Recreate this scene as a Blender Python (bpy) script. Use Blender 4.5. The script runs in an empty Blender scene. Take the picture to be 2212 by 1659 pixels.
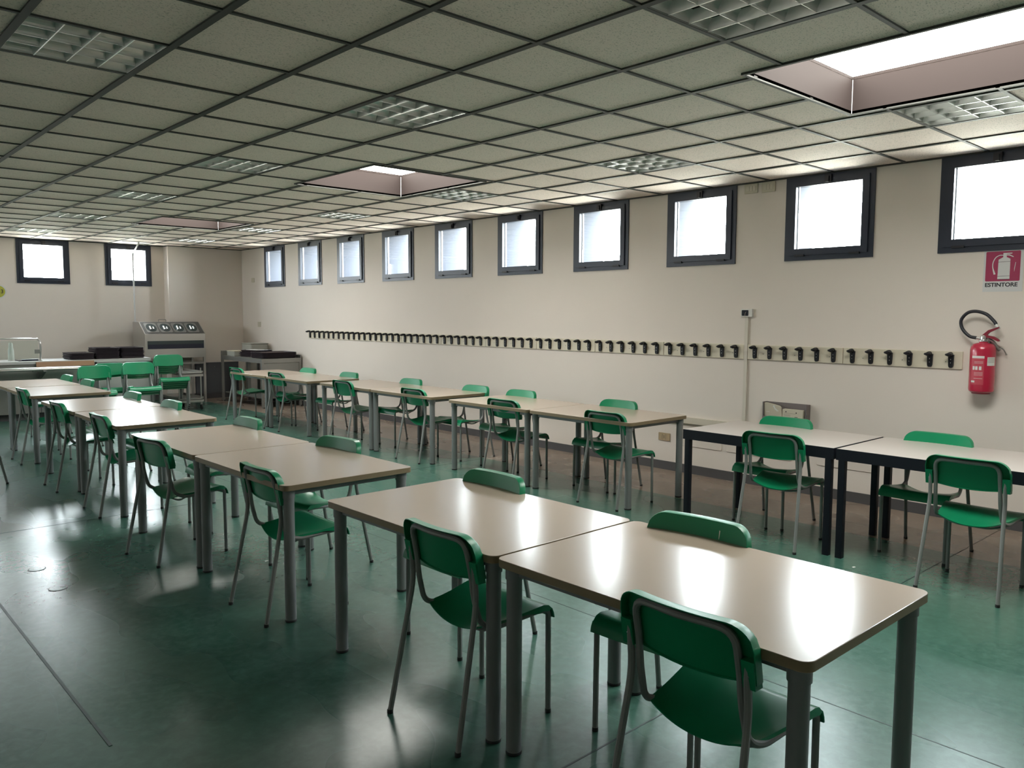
import bpy, math, random
from mathutils import Vector, Matrix
random.seed(7)
sc = bpy.context.scene
COL = sc.collection
PI = math.pi
R = math.radians

# ------------------------------------------------------------------ materials
def new_mat(name):
    m = bpy.data.materials.new(name); m.use_nodes = True
    nt = m.node_tree; nt.nodes.clear()
    out = nt.nodes.new('ShaderNodeOutputMaterial')
    return m, nt, out
def pbr(name, col, rough=.5, metal=0, spec=.5, coat=0, coat_rough=.1, noise=None, bump=None, rvar=None):
    """noise=(scale, colour2, detail, low, high) mixes a second colour; bump=(scale, strength, distance)"""
    m, nt, out = new_mat(name)
    b = nt.nodes.new('ShaderNodeBsdfPrincipled')
    nt.links.new(b.outputs[0], out.inputs[0])
    b.inputs['Base Color'].default_value = (*col, 1)
    b.inputs['Roughness'].default_value = rough
    b.inputs['Metallic'].default_value = metal
    b.inputs['Specular IOR Level'].default_value = spec
    b.inputs['Coat Weight'].default_value = coat
    b.inputs['Coat Roughness'].default_value = coat_rough
    tc = nt.nodes.new('ShaderNodeTexCoord')
    if noise:
        n = nt.nodes.new('ShaderNodeTexNoise')
        n.inputs['Scale'].default_value = noise[0]; n.inputs['Detail'].default_value = noise[2]
        nt.links.new(tc.outputs['Object'], n.inputs['Vector'])
        r = nt.nodes.new('ShaderNodeValToRGB')
        r.color_ramp.elements[0].position = noise[3]; r.color_ramp.elements[0].color = (*col, 1)
        r.color_ramp.elements[1].position = noise[4]; r.color_ramp.elements[1].color = (*noise[1], 1)
        nt.links.new(n.outputs['Fac'], r.inputs[0])
        nt.links.new(r.outputs[0], b.inputs['Base Color'])
    if bump:
        n = nt.nodes.new('ShaderNodeTexNoise')
        n.inputs['Scale'].default_value = bump[0]; n.inputs['Detail'].default_value = 3
        nt.links.new(tc.outputs['Object'], n.inputs['Vector'])
        bp = nt.nodes.new('ShaderNodeBump')
        bp.inputs['Strength'].default_value = bump[1]; bp.inputs['Distance'].default_value = bump[2]
        nt.links.new(n.outputs['Fac'], bp.inputs['Height'])
        nt.links.new(bp.outputs[0], b.inputs['Normal'])
    if rvar:
        n = nt.nodes.new('ShaderNodeTexNoise')
        n.inputs['Scale'].default_value = rvar[0]; n.inputs['Detail'].default_value = 5
        nt.links.new(tc.outputs['Object'], n.inputs['Vector'])
        mr = nt.nodes.new('ShaderNodeMapRange')
        mr.inputs['From Min'].default_value = .3; mr.inputs['From Max'].default_value = .7
        mr.inputs['To Min'].default_value = rvar[1]; mr.inputs['To Max'].default_value = rvar[2]
        nt.links.new(n.outputs['Fac'], mr.inputs['Value'])
        nt.links.new(mr.outputs[0], b.inputs['Roughness'])
    return m

def glass_mat(name, tint=(1, 1, 1), refl=.08):
    m, nt, out = new_mat(name)
    t = nt.nodes.new('ShaderNodeBsdfTransparent'); t.inputs[0].default_value = (*tint, 1)
    g = nt.nodes.new('ShaderNodeBsdfGlossy'); g.inputs['Roughness'].default_value = .02
    lw = nt.nodes.new('ShaderNodeLayerWeight'); lw.inputs[0].default_value = .12
    fr = nt.nodes.new('ShaderNodeMath'); fr.operation = 'MULTIPLY'; fr.inputs[1].default_value = refl*4
    nt.links.new(lw.outputs['Facing'], fr.inputs[0])
    mx = nt.nodes.new('ShaderNodeMixShader')
    nt.links.new(fr.outputs[0], mx.inputs[0]); nt.links.new(t.outputs[0], mx.inputs[1]); nt.links.new(g.outputs[0], mx.inputs[2])
    nt.links.new(mx.outputs[0], out.inputs[0])
    return m

WALLC = (.725, .66, .605)
M = {}
M['wall'] = pbr('wall_paint', WALLC, .75, spec=.25, noise=(1.3, (.70, .635, .58), 4, .35, .75), bump=(60, .12, .002))
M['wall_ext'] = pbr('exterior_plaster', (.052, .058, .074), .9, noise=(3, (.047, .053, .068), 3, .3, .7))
M['ledge'] = pbr('duct_plastic', (.60, .55, .46), .5)
M['plate'] = pbr('plate_plastic', (.55, .50, .40), .5)
M['socket'] = pbr('socket_cream', (.42, .32, .20), .45)
M['base'] = pbr('skirting_vinyl', (.075, .072, .075), .5)
M['runner'] = pbr('ceiling_runner', (.045, .045, .04), .6, spec=.3)
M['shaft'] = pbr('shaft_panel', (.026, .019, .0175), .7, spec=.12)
M['frame'] = pbr('window_frame_blue', (.020, .026, .045), .42)
M['frame_dk'] = pbr('window_hardware', (.008, .008, .012), .5)
M['strip'] = pbr('glazing_strip', (.72, .74, .76), .35)
M['glass'] = glass_mat('window_glass', (.92, .95, .95))
M['domepane'] = glass_mat('dome_glass', (.60, .585, .55), .02)
M['guardglass'] = glass_mat('guard_glass', (.93, .97, .95))
M['green'] = pbr('chair_green_plastic', (.0035, .205, .088), .34, spec=.45)
M['tube'] = pbr('chair_grey_tube', (.22, .225, .218), .42, spec=.5, metal=.15)
M['leg'] = pbr('table_grey_leg', (.20, .208, .21), .42, metal=.15)
M['rubber'] = pbr('black_rubber', (.012, .012, .012), .6)
M['chrome'] = pbr('rivet_metal', (.75, .75, .75), .25, metal=1)
M['top'] = pbr('table_laminate', (.44, .355, .285), .19, spec=.22)
M['edge'] = pbr('table_edge', (.22, .165, .095), .45)
M['topw'] = pbr('white_laminate', (.46, .415, .385), .28, spec=.4)
M['black'] = pbr('black_powder_coat', (.006, .008, .013), .5, spec=.25)
M['hook'] = pbr('black_hook_plastic', (.007, .007, .010), .42, spec=.3)
M['board'] = pbr('rack_board_cream', (.66, .605, .49), .45, noise=(3, (.62, .565, .45), 3, .3, .7))
M['steel'] = pbr('brushed_steel', (.50, .49, .47), .30, metal=.85)
M['steel_dk'] = pbr('dull_steel', (.30, .295, .28), .38, metal=.7)
M['steel_lt'] = pbr('worktop_steel', (.62, .62, .61), .35, metal=.5)
M['slope'] = pbr('dark_slope_steel', (.13, .125, .12), .35, metal=.5)
M['slot'] = pbr('dark_slot', (.010, .013, .03), .3)
M['slot2'] = pbr('dark_slot_upper', (.03, .045, .045), .4)
M['tray'] = pbr('tray_dark_plastic', (.036, .026, .034), .36)
M['tray_in'] = pbr('tray_inner_brown', (.10, .055, .05), .5, noise=(12, (.08, .045, .04), 3, .3, .7))
M['lv'] = pbr('louvre_aluminium', (.85, .85, .83), .30, metal=.75)
M['lampbox'] = pbr('lamp_housing', (.22, .22, .20), .6)
M['tube_lamp'] = pbr('unlit_lamp_tube', (.7, .7, .68), .4)
M['red'] = pbr('extinguisher_red', (.46, .012, .05), .28, coat=.5)
M['red_dk'] = pbr('lever_red', (.22, .012, .03), .4)
M['hose'] = pbr('hose_black', (.015, .015, .022), .45, bump=(300, .3, .001))
M['paper'] = pbr('white_paper', (.68, .68, .66), .6)
M['label_red'] = pbr('label_pink_red', (.50, .06, .09), .45)
M['sign_w'] = pbr('sign_white', (.60, .60, .60), .5)
M['sign_r'] = pbr('sign_magenta', (.33, .025, .085), .5)
M['ink'] = pbr('dark_ink', (.03, .03, .035), .6)
M['signy'] = pbr('sign_yellow_green', (.42, .42, .06), .5)
M['dado'] = pbr('grey_metal_panel', (.085, .090, .10), .5, noise=(3, (.10, .10, .11), 3, .3, .7))
M['greybox'] = pbr('grey_holder', (.17, .145, .14), .5)
M['white_pl'] = pbr('white_plastic', (.62, .61, .58), .4)
M['screen'] = pbr('dark_screen', (.008, .009, .015), .45, spec=.2)
M['duct'] = pbr('cable_duct', (.62, .575, .50), .5)
M['box_pl'] = pbr('translucent_box_plastic', (.33, .33, .29), .4)
M['wood'] = pbr('blade_wood', (.42, .25, .15), .5)
M['disc'] = pbr('floor_disc_metal', (.07, .10, .085), .3, metal=.2)
M['pole'] = pbr('galvanised_pole', (.52, .52, .52), .45, metal=.5)

def ceiling_mat():
    m, nt, out = new_mat('mineral_fibre_tile')
    b = nt.nodes.new('ShaderNodeBsdfPrincipled'); nt.links.new(b.outputs[0], out.inputs[0])
    b.inputs['Roughness'].default_value = .8; b.inputs['Specular IOR Level'].default_value = .25
    tc = nt.nodes.new('ShaderNodeTexCoord')
    v = nt.nodes.new('ShaderNodeTexNoise'); v.inputs['Scale'].default_value = 105; v.inputs['Detail'].default_value = 2
    mp = nt.nodes.new('ShaderNodeMapping'); mp.inputs['Scale'].default_value = (1, 1.9, 1); mp.inputs['Rotation'].default_value = (0, 0, .5)
    nt.links.new(tc.outputs['Object'], mp.inputs[0]); nt.links.new(mp.outputs[0], v.inputs['Vector'])
    r = nt.nodes.new('ShaderNodeValToRGB')
    r.color_ramp.elements[0].position = .33; r.color_ramp.elements[0].color = (.50, .45, .39, 1)
    r.color_ramp.elements[1].position = .42; r.color_ramp.elements[1].color = (.90, .785, .715, 1)
    nt.links.new(v.outputs['Fac'], r.inputs[0])
    n2 = nt.nodes.new('ShaderNodeTexNoise'); n2.inputs['Scale'].default_value = 1.1; n2.inputs['Detail'].default_value = 3
    nt.links.new(tc.outputs['Object'], n2.inputs['Vector'])
    mx = nt.nodes.new('ShaderNodeMix'); mx.data_type = 'RGBA'; mx.blend_type = 'MULTIPLY'
    mx.inputs[0].default_value = .35
    nt.links.new(r.outputs[0], mx.inputs[6]); nt.links.new(n2.outputs['Color'], mx.inputs[7])
    nt.links.new(r.outputs[0], b.inputs['Base Color'])
    return m
M['tile'] = ceiling_mat()

def floor_mat(name, c1, c2, c3, seams=True):
    m, nt, out = new_mat(name)
    b = nt.nodes.new('ShaderNodeBsdfPrincipled'); nt.links.new(b.outputs[0], out.inputs[0])
    b.inputs['Specular IOR Level'].default_value = .45
    tc = nt.nodes.new('ShaderNodeTexCoord')
    n = nt.nodes.new('ShaderNodeTexNoise'); n.inputs['Scale'].default_value = 20; n.inputs['Detail'].default_value = 6; n.inputs['Roughness'].default_value = .62
    n.inputs['Distortion'].default_value = .4
    nt.links.new(tc.outputs['Object'], n.inputs['Vector'])
    r = nt.nodes.new('ShaderNodeValToRGB')
    r.color_ramp.elements[0].position = .32; r.color_ramp.elements[0].color = (*c1, 1)
    r.color_ramp.elements[1].position = .68; r.color_ramp.elements[1].color = (*c3, 1)
    e = r.color_ramp.elements.new(.5); e.color = (*c2, 1)
    nt.links.new(n.outputs['Fac'], r.inputs[0]); nt.links.new(r.outputs[0], b.inputs['Base Color'])
    # worn gloss: roughness follows scuffs
    n2 = nt.nodes.new('ShaderNodeTexNoise'); n2.inputs['Scale'].default_value = 1.6; n2.inputs['Detail'].default_value = 1
    mp = nt.nodes.new('ShaderNodeMapping'); mp.inputs['Scale'].default_value = (1.6, .8, 1); mp.inputs['Rotation'].default_value = (0, 0, .4)
    nt.links.new(tc.outputs['Object'], mp.inputs[0]); nt.links.new(mp.outputs[0], n2.inputs['Vector'])
    mr = nt.nodes.new('ShaderNodeMapRange'); mr.inputs['From Min'].default_value = .3; mr.inputs['From Max'].default_value = .7
    mr.inputs['To Min'].default_value = .25; mr.inputs['To Max'].default_value = .30
    nt.links.new(n2.outputs['Fac'], mr.inputs['Value']); nt.links.new(mr.outputs[0], b.inputs['Roughness'])
    n3 = nt.nodes.new('ShaderNodeTexNoise'); n3.inputs['Scale'].default_value = 16; n3.inputs['Detail'].default_value = 4
    nt.links.new(tc.outputs['Object'], n3.inputs['Vector'])
    bp = nt.nodes.new('ShaderNodeBump'); bp.inputs['Strength'].default_value = .0; bp.inputs['Distance'].default_value = .0008
    nt.links.new(n3.outputs['Fac'], bp.inputs['Height']); nt.links.new(bp.outputs[0], b.inputs['Normal'])
    return m
M['floor'] = floor_mat('green_linoleum', (.034, .098, .073), (.046, .120, .090), (.062, .150, .113))
M['floor_b'] = floor_mat('brown_linoleum', (.215, .165, .130), (.23, .178, .141), (.25, .194, .154))
M['seam'] = pbr('linoleum_weld', (.018, .045, .040), .5)
M['seam_b'] = pbr('linoleum_weld_brown', (.09, .07, .055), .5)

# ------------------------------------------------------------------ mesh builder
class MB:
    def __init__(s): s.v = []; s.f = []; s.m = []
    def add(s, verts, faces, mi=0):
        o = len(s.v); s.v += [tuple(v) for v in verts]
        for f in faces: s.f.append(tuple(i + o for i in f)); s.m.append(mi)
    def box(s, x0, x1, y0, y1, z0, z1, mi=0):
        v = [(x0,y0,z0),(x1,y0,z0),(x1,y1,z0),(x0,y1,z0),(x0,y0,z1),(x1,y0,z1),(x1,y1,z1),(x0,y1,z1)]
        s.add(v, [(0,3,2,1),(4,5,6,7),(0,1,5,4),(1,2,6,5),(2,3,7,6),(3,0,4,7)], mi)
    def prism(s, poly, axis, d0, d1, mi=0, chamfer=0):
        """poly: CCW 2D points; axis 'x': (y,z) 'y': (x,z) 'z': (x,y)"""
        def P(a, b, d):
            return {'x': (d, a, b), 'y': (a, d, b), 'z': (a, b, d)}[axis]
        n = len(poly)
        cx = sum(p[0] for p in poly)/n; cy = sum(p[1] for p in poly)/n
        def shrink(c):
            out = []
            for i in range(n):
                p0, p1, p2 = Vector(poly[i-1]), Vector(poly[i]), Vector(poly[(i+1) % n])
                d = ((p1-p0).normalized() + (p2-p1).normalized())
                if d.length < 1e-6: d = (p2-p1)
                d.normalize(); nn = Vector((d.y, -d.x))
                out.append(tuple(p1 - nn*c))
            return out
        rings = []
        if chamfer:
            sh = shrink(chamfer); sg = 1 if d1 > d0 else -1
            rings = [(sh, d0), (poly, d0+chamfer*sg), (poly, d1-chamfer*sg), (sh, d1)]
        else: rings = [(poly, d0), (poly, d1)]
        vs = [P(a, b, d) for pl, d in rings for a, b in pl]
        fs = []
        k = len(rings)
        for r in range(k-1):
            for i in range(n):
                j = (i+1) % n
                fs.append((r*n+i, r*n+j, (r+1)*n+j, (r+1)*n+i))
        fs.append(tuple(range(n-1, -1, -1))); fs.append(tuple((k-1)*n+i for i in range(n)))
        s.add(vs, fs, mi)
    def tube(s, pts, r, n=10, mi=0, closed=False, caps=True):
        pts = [Vector(p) for p in pts]
        rr = r if isinstance(r, (list, tuple)) else [r]*len(pts)
        T = []
        for i in range(len(pts)):
            a = pts[i-1] if (i > 0 or closed) else pts[i]
            b = pts[(i+1) % len(pts)] if (i < len(pts)-1 or closed) else pts[i]
            T.append((b-a).normalized())
        t0 = T[0]; up = Vector((0,0,1)) if abs(t0.z) < .9 else Vector((1,0,0))
        u = t0.cross(up).normalized(); vs = []
        for i, p in enumerate(pts):
            if i:
                q = T[i-1].rotation_difference(T[i]); u = (q @ u)
                u = (u - T[i]*u.dot(T[i])).normalized()
            w = T[i].cross(u)
            for k in range(n):
                a = 2*PI*k/n
                vs.append(p + (u*math.cos(a) + w*math.sin(a))*rr[i])
        fs = []; L = len(pts)
        for i in range(L if closed else L-1):
            j = (i+1) % L
            for k in range(n):
                k2 = (k+1) % n
                fs.append((i*n+k, i*n+k2, j*n+k2, j*n+k))
        if caps and not closed:
            fs.append(tuple(range(n-1, -1, -1))); fs.append(tuple((L-1)*n+k for k in range(n)))
        s.add(vs, fs, mi)
    def lathe(s, prof, cx, cy, n=24, mi=0):
        vs = []; fs = []
        for r, z in prof:
            for k in range(n):
                a = 2*PI*k/n; vs.append((cx+r*math.cos(a), cy+r*math.sin(a), z))
        for i in range(len(prof)-1):
            for k in range(n):
                k2 = (k+1) % n; fs.append((i*n+k, i*n+k2, (i+1)*n+k2, (i+1)*n+k))
        fs.append(tuple(range(n-1, -1, -1))); fs.append(tuple((len(prof)-1)*n+k for k in range(n)))
        s.add(vs, fs, mi)
    def mesh(s, name, mats, smooth=True, ang=38):
        me = bpy.data.meshes.new(name)
        me.from_pydata(s.v, [], s.f)
        if not isinstance(mats, (list, tuple)): mats = [mats]
        for m in mats: me.materials.append(M[m] if isinstance(m, str) else m)
        for p, mi in zip(me.polygons, s.m): p.material_index = mi; p.use_smooth = smooth
        me.update()
        if smooth: me.set_sharp_from_angle(angle=R(ang))
        return me

def link(name, me, parent=None, loc=None, rz=None):
    o = bpy.data.objects.new(name, me); COL.objects.link(o)
    if parent: o.parent = parent
    if loc: o.location = loc
    if rz is not None: o.rotation_euler = (0, 0, rz)
    return o
def build(mb, name, mats, parent=None, loc=None, rz=None, smooth=True, ang=38):
    return link(name, mb.mesh(name, mats, smooth, ang), parent, loc, rz)
def tag(o, label, cat, group=None):
    o['label'] = label; o['category'] = cat
    if group: o['group'] = group
    return o
def thing(name, label, cat, loc=(0,0,0), rz=0, group=None):
    o = bpy.data.objects.new(name, None); COL.objects.link(o)
    o.empty_display_size = .1
    o.location = loc; o.rotation_euler = (0, 0, rz)
    return tag(o, label, cat, group)
def struct(o):
    o['kind'] = 'structure'; return o
def sroot(name, loc=(0,0,0), rz=0):
    o = bpy.data.objects.new(name, None); COL.objects.link(o); o.location = loc; o.rotation_euler = (0,0,rz)
    o['kind'] = 'structure'; return o
def kids(o): return [c for c in o.children]
def dup(root, loc, rz=0, label=None, group=None):
    r = root.copy(); COL.objects.link(r); r.location = loc; r.rotation_euler = (0, 0, rz)
    if label: r['label'] = label
    if group: r['group'] = group
    for ch in list(root.children):
        c = ch.copy(); COL.objects.link(c); c.parent = r
        for g in list(ch.children):
            d = g.copy(); COL.objects.link(d); d.parent = c
    return r
def fillet(pts, rad, n=6):
    """polyline with rounded corners; rad a number or list per inner point"""
    pts = [Vector(p) for p in pts]; out = [pts[0]]
    for i in range(1, len(pts)-1):
        r = rad[i-1] if isinstance(rad, (list, tuple)) else rad
        a, b, c = pts[i-1], pts[i], pts[i+1]
        d1 = (a-b); d2 = (c-b); r = min(r, d1.length*.49, d2.length*.49)
        p1 = b + d1.normalized()*r; p2 = b + d2.normalized()*r
        for k in range(n+1):
            t = k/n; out.append(p1*(1-t)**2 + b*2*t*(1-t) + p2*t*t)
    out.append(pts[-1]); return out
def rrect(x0, x1, y0, y1, r, n=6):
    out = []
    for cx, cy, a0 in ((x1-r, y0+r, -90), (x1-r, y1-r, 0), (x0+r, y1-r, 90), (x0+r, y0+r, 180)):
        for k in range(n+1):
            a = R(a0 + 90*k/n); out.append((cx+r*math.cos(a), cy+r*math.sin(a)))
    return out
def solidify(me, th, name, offset=-1):
    o = bpy.data.objects.new('tmp', me); COL.objects.link(o)
    md = o.modifiers.new('s', 'SOLIDIFY'); md.thickness = th; md.offset = offset
    dg = bpy.context.evaluated_depsgraph_get(); dg.update()
    nm = bpy.data.meshes.new_from_object(o.evaluated_get(dg)); nm.name = name
    bpy.data.objects.remove(o)
    return nm
def text_mesh(body, size, bold=0, extrude=.0006, mat='ink', align='CENTER'):
    cu = bpy.data.curves.new('t', 'FONT'); cu.body = body; cu.size = size; cu.extrude = extrude
    cu.offset = bold; cu.align_x = align; cu.align_y = 'CENTER'
    o = bpy.data.objects.new('tmp', cu); COL.objects.link(o)
    dg = bpy.context.evaluated_depsgraph_get(); dg.update()
    me = bpy.data.meshes.new_from_object(o.evaluated_get(dg)); bpy.data.objects.remove(o)
    me.materials.clear(); me.materials.append(M[mat]); return me

# ------------------------------------------------------------------ room
XW = 5.963; CZ = 2.834; YB = 12.10; YP = 11.87; XP = 4.56
XL = -4.6; YF = -7.0
# floor
m = MB(); m.box(XL-.2, 4.96, YF-.2, YB+.2, -.1, 0); fl = struct(build(m, 'floor', 'floor', smooth=False))
m = MB(); m.box(4.96, XW+.2, YF-.2, YB+.2, -.1, 0.0); build(m, 'floor_border', 'floor_b', fl, smooth=False)
m = MB()
m.box(-.006, .006, -.2, YB, 0, .0016); m.box(.05, 4.96, -1.436, -1.428, 0, .0008); m.box(XL, 0, -1.436, -1.428, 0, .0008)
m.box(XL, 4.96, 3.43, 3.437, 0, .0008); m.box(2.3, 2.306, YF, YB, 0, .0006)
build(m, 'floor_seam', 'seam', fl, smooth=False)
m = MB(); m.box(4.96, XW-.02, -1.436, -1.428, 0, .0010); m.box(4.96, XW-.02, 3.43, 3.437, 0, .0008)
build(m, 'floor_seam', 'seam_b', fl, smooth=False)

# windows of the right wall: 0.797 wide, pitch 1.3051
WZ0 = 2.096; WW = .797; WP = 1.3051; WY0 = 10.873
wins = [(WY0-i*WP-WW, WY0-i*WP) for i in range(0, 13)]
m = MB()
m.box(XW, XW+.10, YF-.2, YB+.3, -.1, WZ0)
edges = [YB+.3] + [e for a, b in wins for e in (b, a)] + [YF-.2]
for k in range(0, len(edges), 2): m.box(XW, XW+.10, edges[k+1], edges[k], WZ0, CZ+.12)
m2 = MB()
m2.box(XW+.10, XW+.50, YF-.2, YB+.3, -.3, WZ0-.02)
for k in range(0, len(edges), 2): m2.box(XW+.10, XW+.50, edges[k+1], edges[k], WZ0-.02, CZ+.6)
m2.box(XW+.10, XW+.50, YF-.2, YB+.3, CZ+.02, CZ+.6)
wr = struct(build(m, 'wall_right', 'wall', smooth=False))
build(m2, 'outer_leaf', 'wall_ext', wr, smooth=False)

def window(name, c, w, z0, z1, axis):
    """frame seen from inside. local: X across, Y outward, Z up"""
    rt = sroot(name, (c[0], c[1], 0), {'x': -PI/2, 'y': 0}[axis])
    f = MB(); h = w/2; fw = .05
    f.box(-h, h, -.012, .055, z0, z0+fw); f.box(-h, h, -.012, .055, z1-fw, z1)
    f.box(-h, -h+fw, -.012, .055, z0+fw, z1-fw); f.box(h-fw, h, -.012, .055, z0+fw, z1-fw)
    build(f, 'window_frame', 'frame', rt, smooth=False)
    s = MB(); a = fw-.006; b = fw+.052
    s.box(-h+a, h-a, -.026, .050, z0+a, z0+b); s.box(-h+a, h-a, -.026, .050, z1-b+.012, z1-a)
    s.box(-h+a, -h+b, -.026, .050, z0+b, z1-b+.012); s.box(h-b, h-a, -.026, .050, z0+b, z1-b+.012)
    so = build(s, 'window_sash', 'frame', rt, smooth=False)
    p = MB(); p.box(-h+b-.004, h-b+.004, .012, .015, z0+b-.004, z1-b+.016)
    build(p, 'window_pane', 'glass', rt, smooth=False)
    g = MB()
    for sg in (-1, 1):
        x = sg*(h-b)
        g.box(min(x, x-sg*.006), max(x, x-sg*.006), .020, .042, z0+b, z1-b+.012)
    build(g, 'glazing_strip', 'strip', rt, smooth=False)
    for sx in (-1, 1):
        k = MB(); k.box(sx*h*.62-.045, sx*h*.62+.045, -.034, -.010, z0+fw-.016, z0+fw+.002)
        build(k, 'hinge', 'frame_dk', rt, smooth=False)
    k = MB(); k.box(-.03, .03, -.040, -.020, z1-fw-.03, z1-.015); k.box(-.012, .012, -.052, -.036, z1-fw-.028, z1-.03)
    build(k, 'latch', 'frame_dk', rt, smooth=False)
    return rt
wn = 1
for a, b in wins:
    window('window_%d' % wn, (XW, (a+b)/2), WW, WZ0, CZ, 'x'); wn += 1

# back wall
BZ0 = 2.098
bw = [(-1.80, -.99), (.80, 1.60), (2.19, 2.985), (3.553, 4.338)]  # left-hand pair is unseen, added to light the back of the room
m = MB(); m.box(XL-.2, XP+.02, YB, YB+.10, -.1, BZ0)
ed = [XL-.2] + [e for p in bw for e in p] + [XP+.02]
for k in range(0, len(ed), 2): m.box(ed[k], ed[k+1], YB, YB+.10, BZ0, CZ+.12)
wb = struct(build(m, 'wall_back', 'wall', smooth=False))
m = MB(); m.box(XL-.2, XP+.02, YB+.10, YB+.25, -.1, BZ0-.02)
for k in range(0, len(ed), 2): m.box(ed[k], ed[k+1], YB+.10, YB+.25, BZ0, CZ+.6)
build(m, 'outer_leaf', 'wall_ext', wb, smooth=False)
for a, b in bw:
    window('window_%d' % wn, ((a+b)/2, YB), b-a, BZ0, CZ, 'y'); wn += 1
m = MB(); m.box(XP, XW, YP, YB+.25, -.1, CZ+.1); struct(build(m, 'wall_pier', 'wall', smooth=False))
lw = [(8.2, 9.0), (9.5, 10.3), (10.8, 11.6)]  # unseen left wall windows, added to brighten the far end
m = MB(); m.box(XL-.2, XL, YF-.2, YB+.2, -.1, BZ0)
ed = [YF-.2] + [e for p in lw for e in p] + [YB+.2]
for k in range(0, len(ed), 2): m.box(XL-.2, XL, ed[k], ed[k+1], BZ0, CZ+.12)
struct(build(m, 'wall_left', 'wall', smooth=False))
for a, b in lw:
    o = window('window_%d' % wn, (XL, (a+b)/2), b-a, BZ0, CZ, 'x'); o.rotation_euler = (0, 0, PI/2); wn += 1
m = MB(); m.box(XL-.2, XW+.1, YF-.2, YF, -.1, CZ+.1); struct(build(m, 'wall_front', 'wall', smooth=False))
# skirting
m = MB(); m.box(XW-.012, XW, YF, YP, 0, .088); struct(build(m, 'baseboard_right', 'base', smooth=False))
m = MB(); m.box(XP, XW-.012, YP-.012, YP, 0, .10); m.box(XP-.012, XP, YP-.012, YB, 0, .10); struct(build(m, 'baseboard_pier', 'base', smooth=False))
m = MB(); m.box(XL, XP-.012, YB-.012, YB, 0, .10); struct(build(m, 'baseboard_back', 'base', smooth=False))

# ceiling grid of 0.6 m cells: x = 0.6 i, y = 0.6 j
lamps = [(3, j) for j in (-11, -7, -3, 1, 5, 9, 13, 17)] + [(7, j) for j in (-11, -7, -3, 1, 5, 9, 13, 17)] + [(0, 1)]
SX0, SX1 = 2.91, 4.105
skies = [(-2.34, -1.00), (2.465, 3.80), (7.37, 8.50)]
def in_sky(x, y):
    return any(SX0-.03 < x < SX1+.03 and a-.03 < y < b+.03 for a, b in skies)
xs = sorted(set([XL] + [round(.6*i, 4) for i in range(-7, 10)] + [XW] + [SX0, SX1]))
ys = sorted(set([YF] + [round(.6*j, 4) for j in range(-11, 21)] + [YB] + [v for s in skies for v in s]))
m = MB()
TZ = CZ+.008
for i in range(len(xs)-1):
    for j in range(len(ys)-1):
        x0, x1, y0, y1 = xs[i], xs[i+1], ys[j], ys[j+1]
        cx, cy = (x0+x1)/2, (y0+y1)/2
        if any(SX0 < cx < SX1 and a < cy < b for a, b in skies): continue
        ci, cj = math.floor(cx/.6), math.floor(cy/.6)
        if (ci, cj) in lamps: continue
        m.add([(x0,y0,TZ),(x0,y1,TZ),(x1,y1,TZ),(x1,y0,TZ)], [(0,1,2,3)])
ce = struct(build(m, 'ceiling', 'tile', smooth=False))
# roof slab above the tiles (keeps the sky out), with the skylight holes
m = MB()
ysl = [YF-.2] + [v for s in skies for v in s] + [YB+.25]
m.box(XL-.2, SX0-.02, YF-.2, YB+.25, CZ+.12, CZ+.20); m.box(SX1+.02, XW+.1, YF-.2, YB+.25, CZ+.12, CZ+.20)
for k in range(0, len(ysl), 2): m.box(SX0-.02, SX1+.02, ysl[k]+(.02 if k else 0), ysl[k+1]-.02, CZ+.12, CZ+.20)
build(m, 'roof_slab', 'wall_ext', ce, smooth=False)
# T-runners
m = MB(); AW = .017; BW = .0105
def segs(lo, hi, cuts):
    out = []; cur = lo
    for a, b in sorted(cuts):
        if a > cur: out.append((cur, min(a, hi)))
        cur = max(cur, b)
    if cur < hi: out.append((cur, hi))
    return out
for i in range(-7, 10):
    x = .6*i
    cuts = [(a, b) for a, b in skies] if SX0+.01 < x < SX1-.01 else []
    for a, b in segs(YF, YB, cuts): m.box(x-AW, x+AW, a, b, CZ-.001, CZ+.012)
for j in range(-11, 21):
    y = .6*j
    if any(a+.01 < y < b-.01 for a, b in skies): sg = segs(XL, XW, [(SX0, SX1)])
    else: sg = [(XL, XW)]
    for a, b in sg: m.box(a, b, y-BW, y+BW, CZ-.0005, CZ+.012)
struct(build(m, 'trim_1', 'runner', smooth=False))
m = MB(); m.box(XW-.022, XW, YF, YP, CZ-.004, CZ+.010); m.box(XP, XW, YP-.022, YP, CZ-.004, CZ+.01); m.box(XL, XP, YB-.022, YB, CZ-.004, CZ+.01); m.box(XP-.022, XP, YP, YB, CZ-.004, CZ+.01)
struct(build(m, 'trim_2', 'runner', smooth=False))

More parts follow.
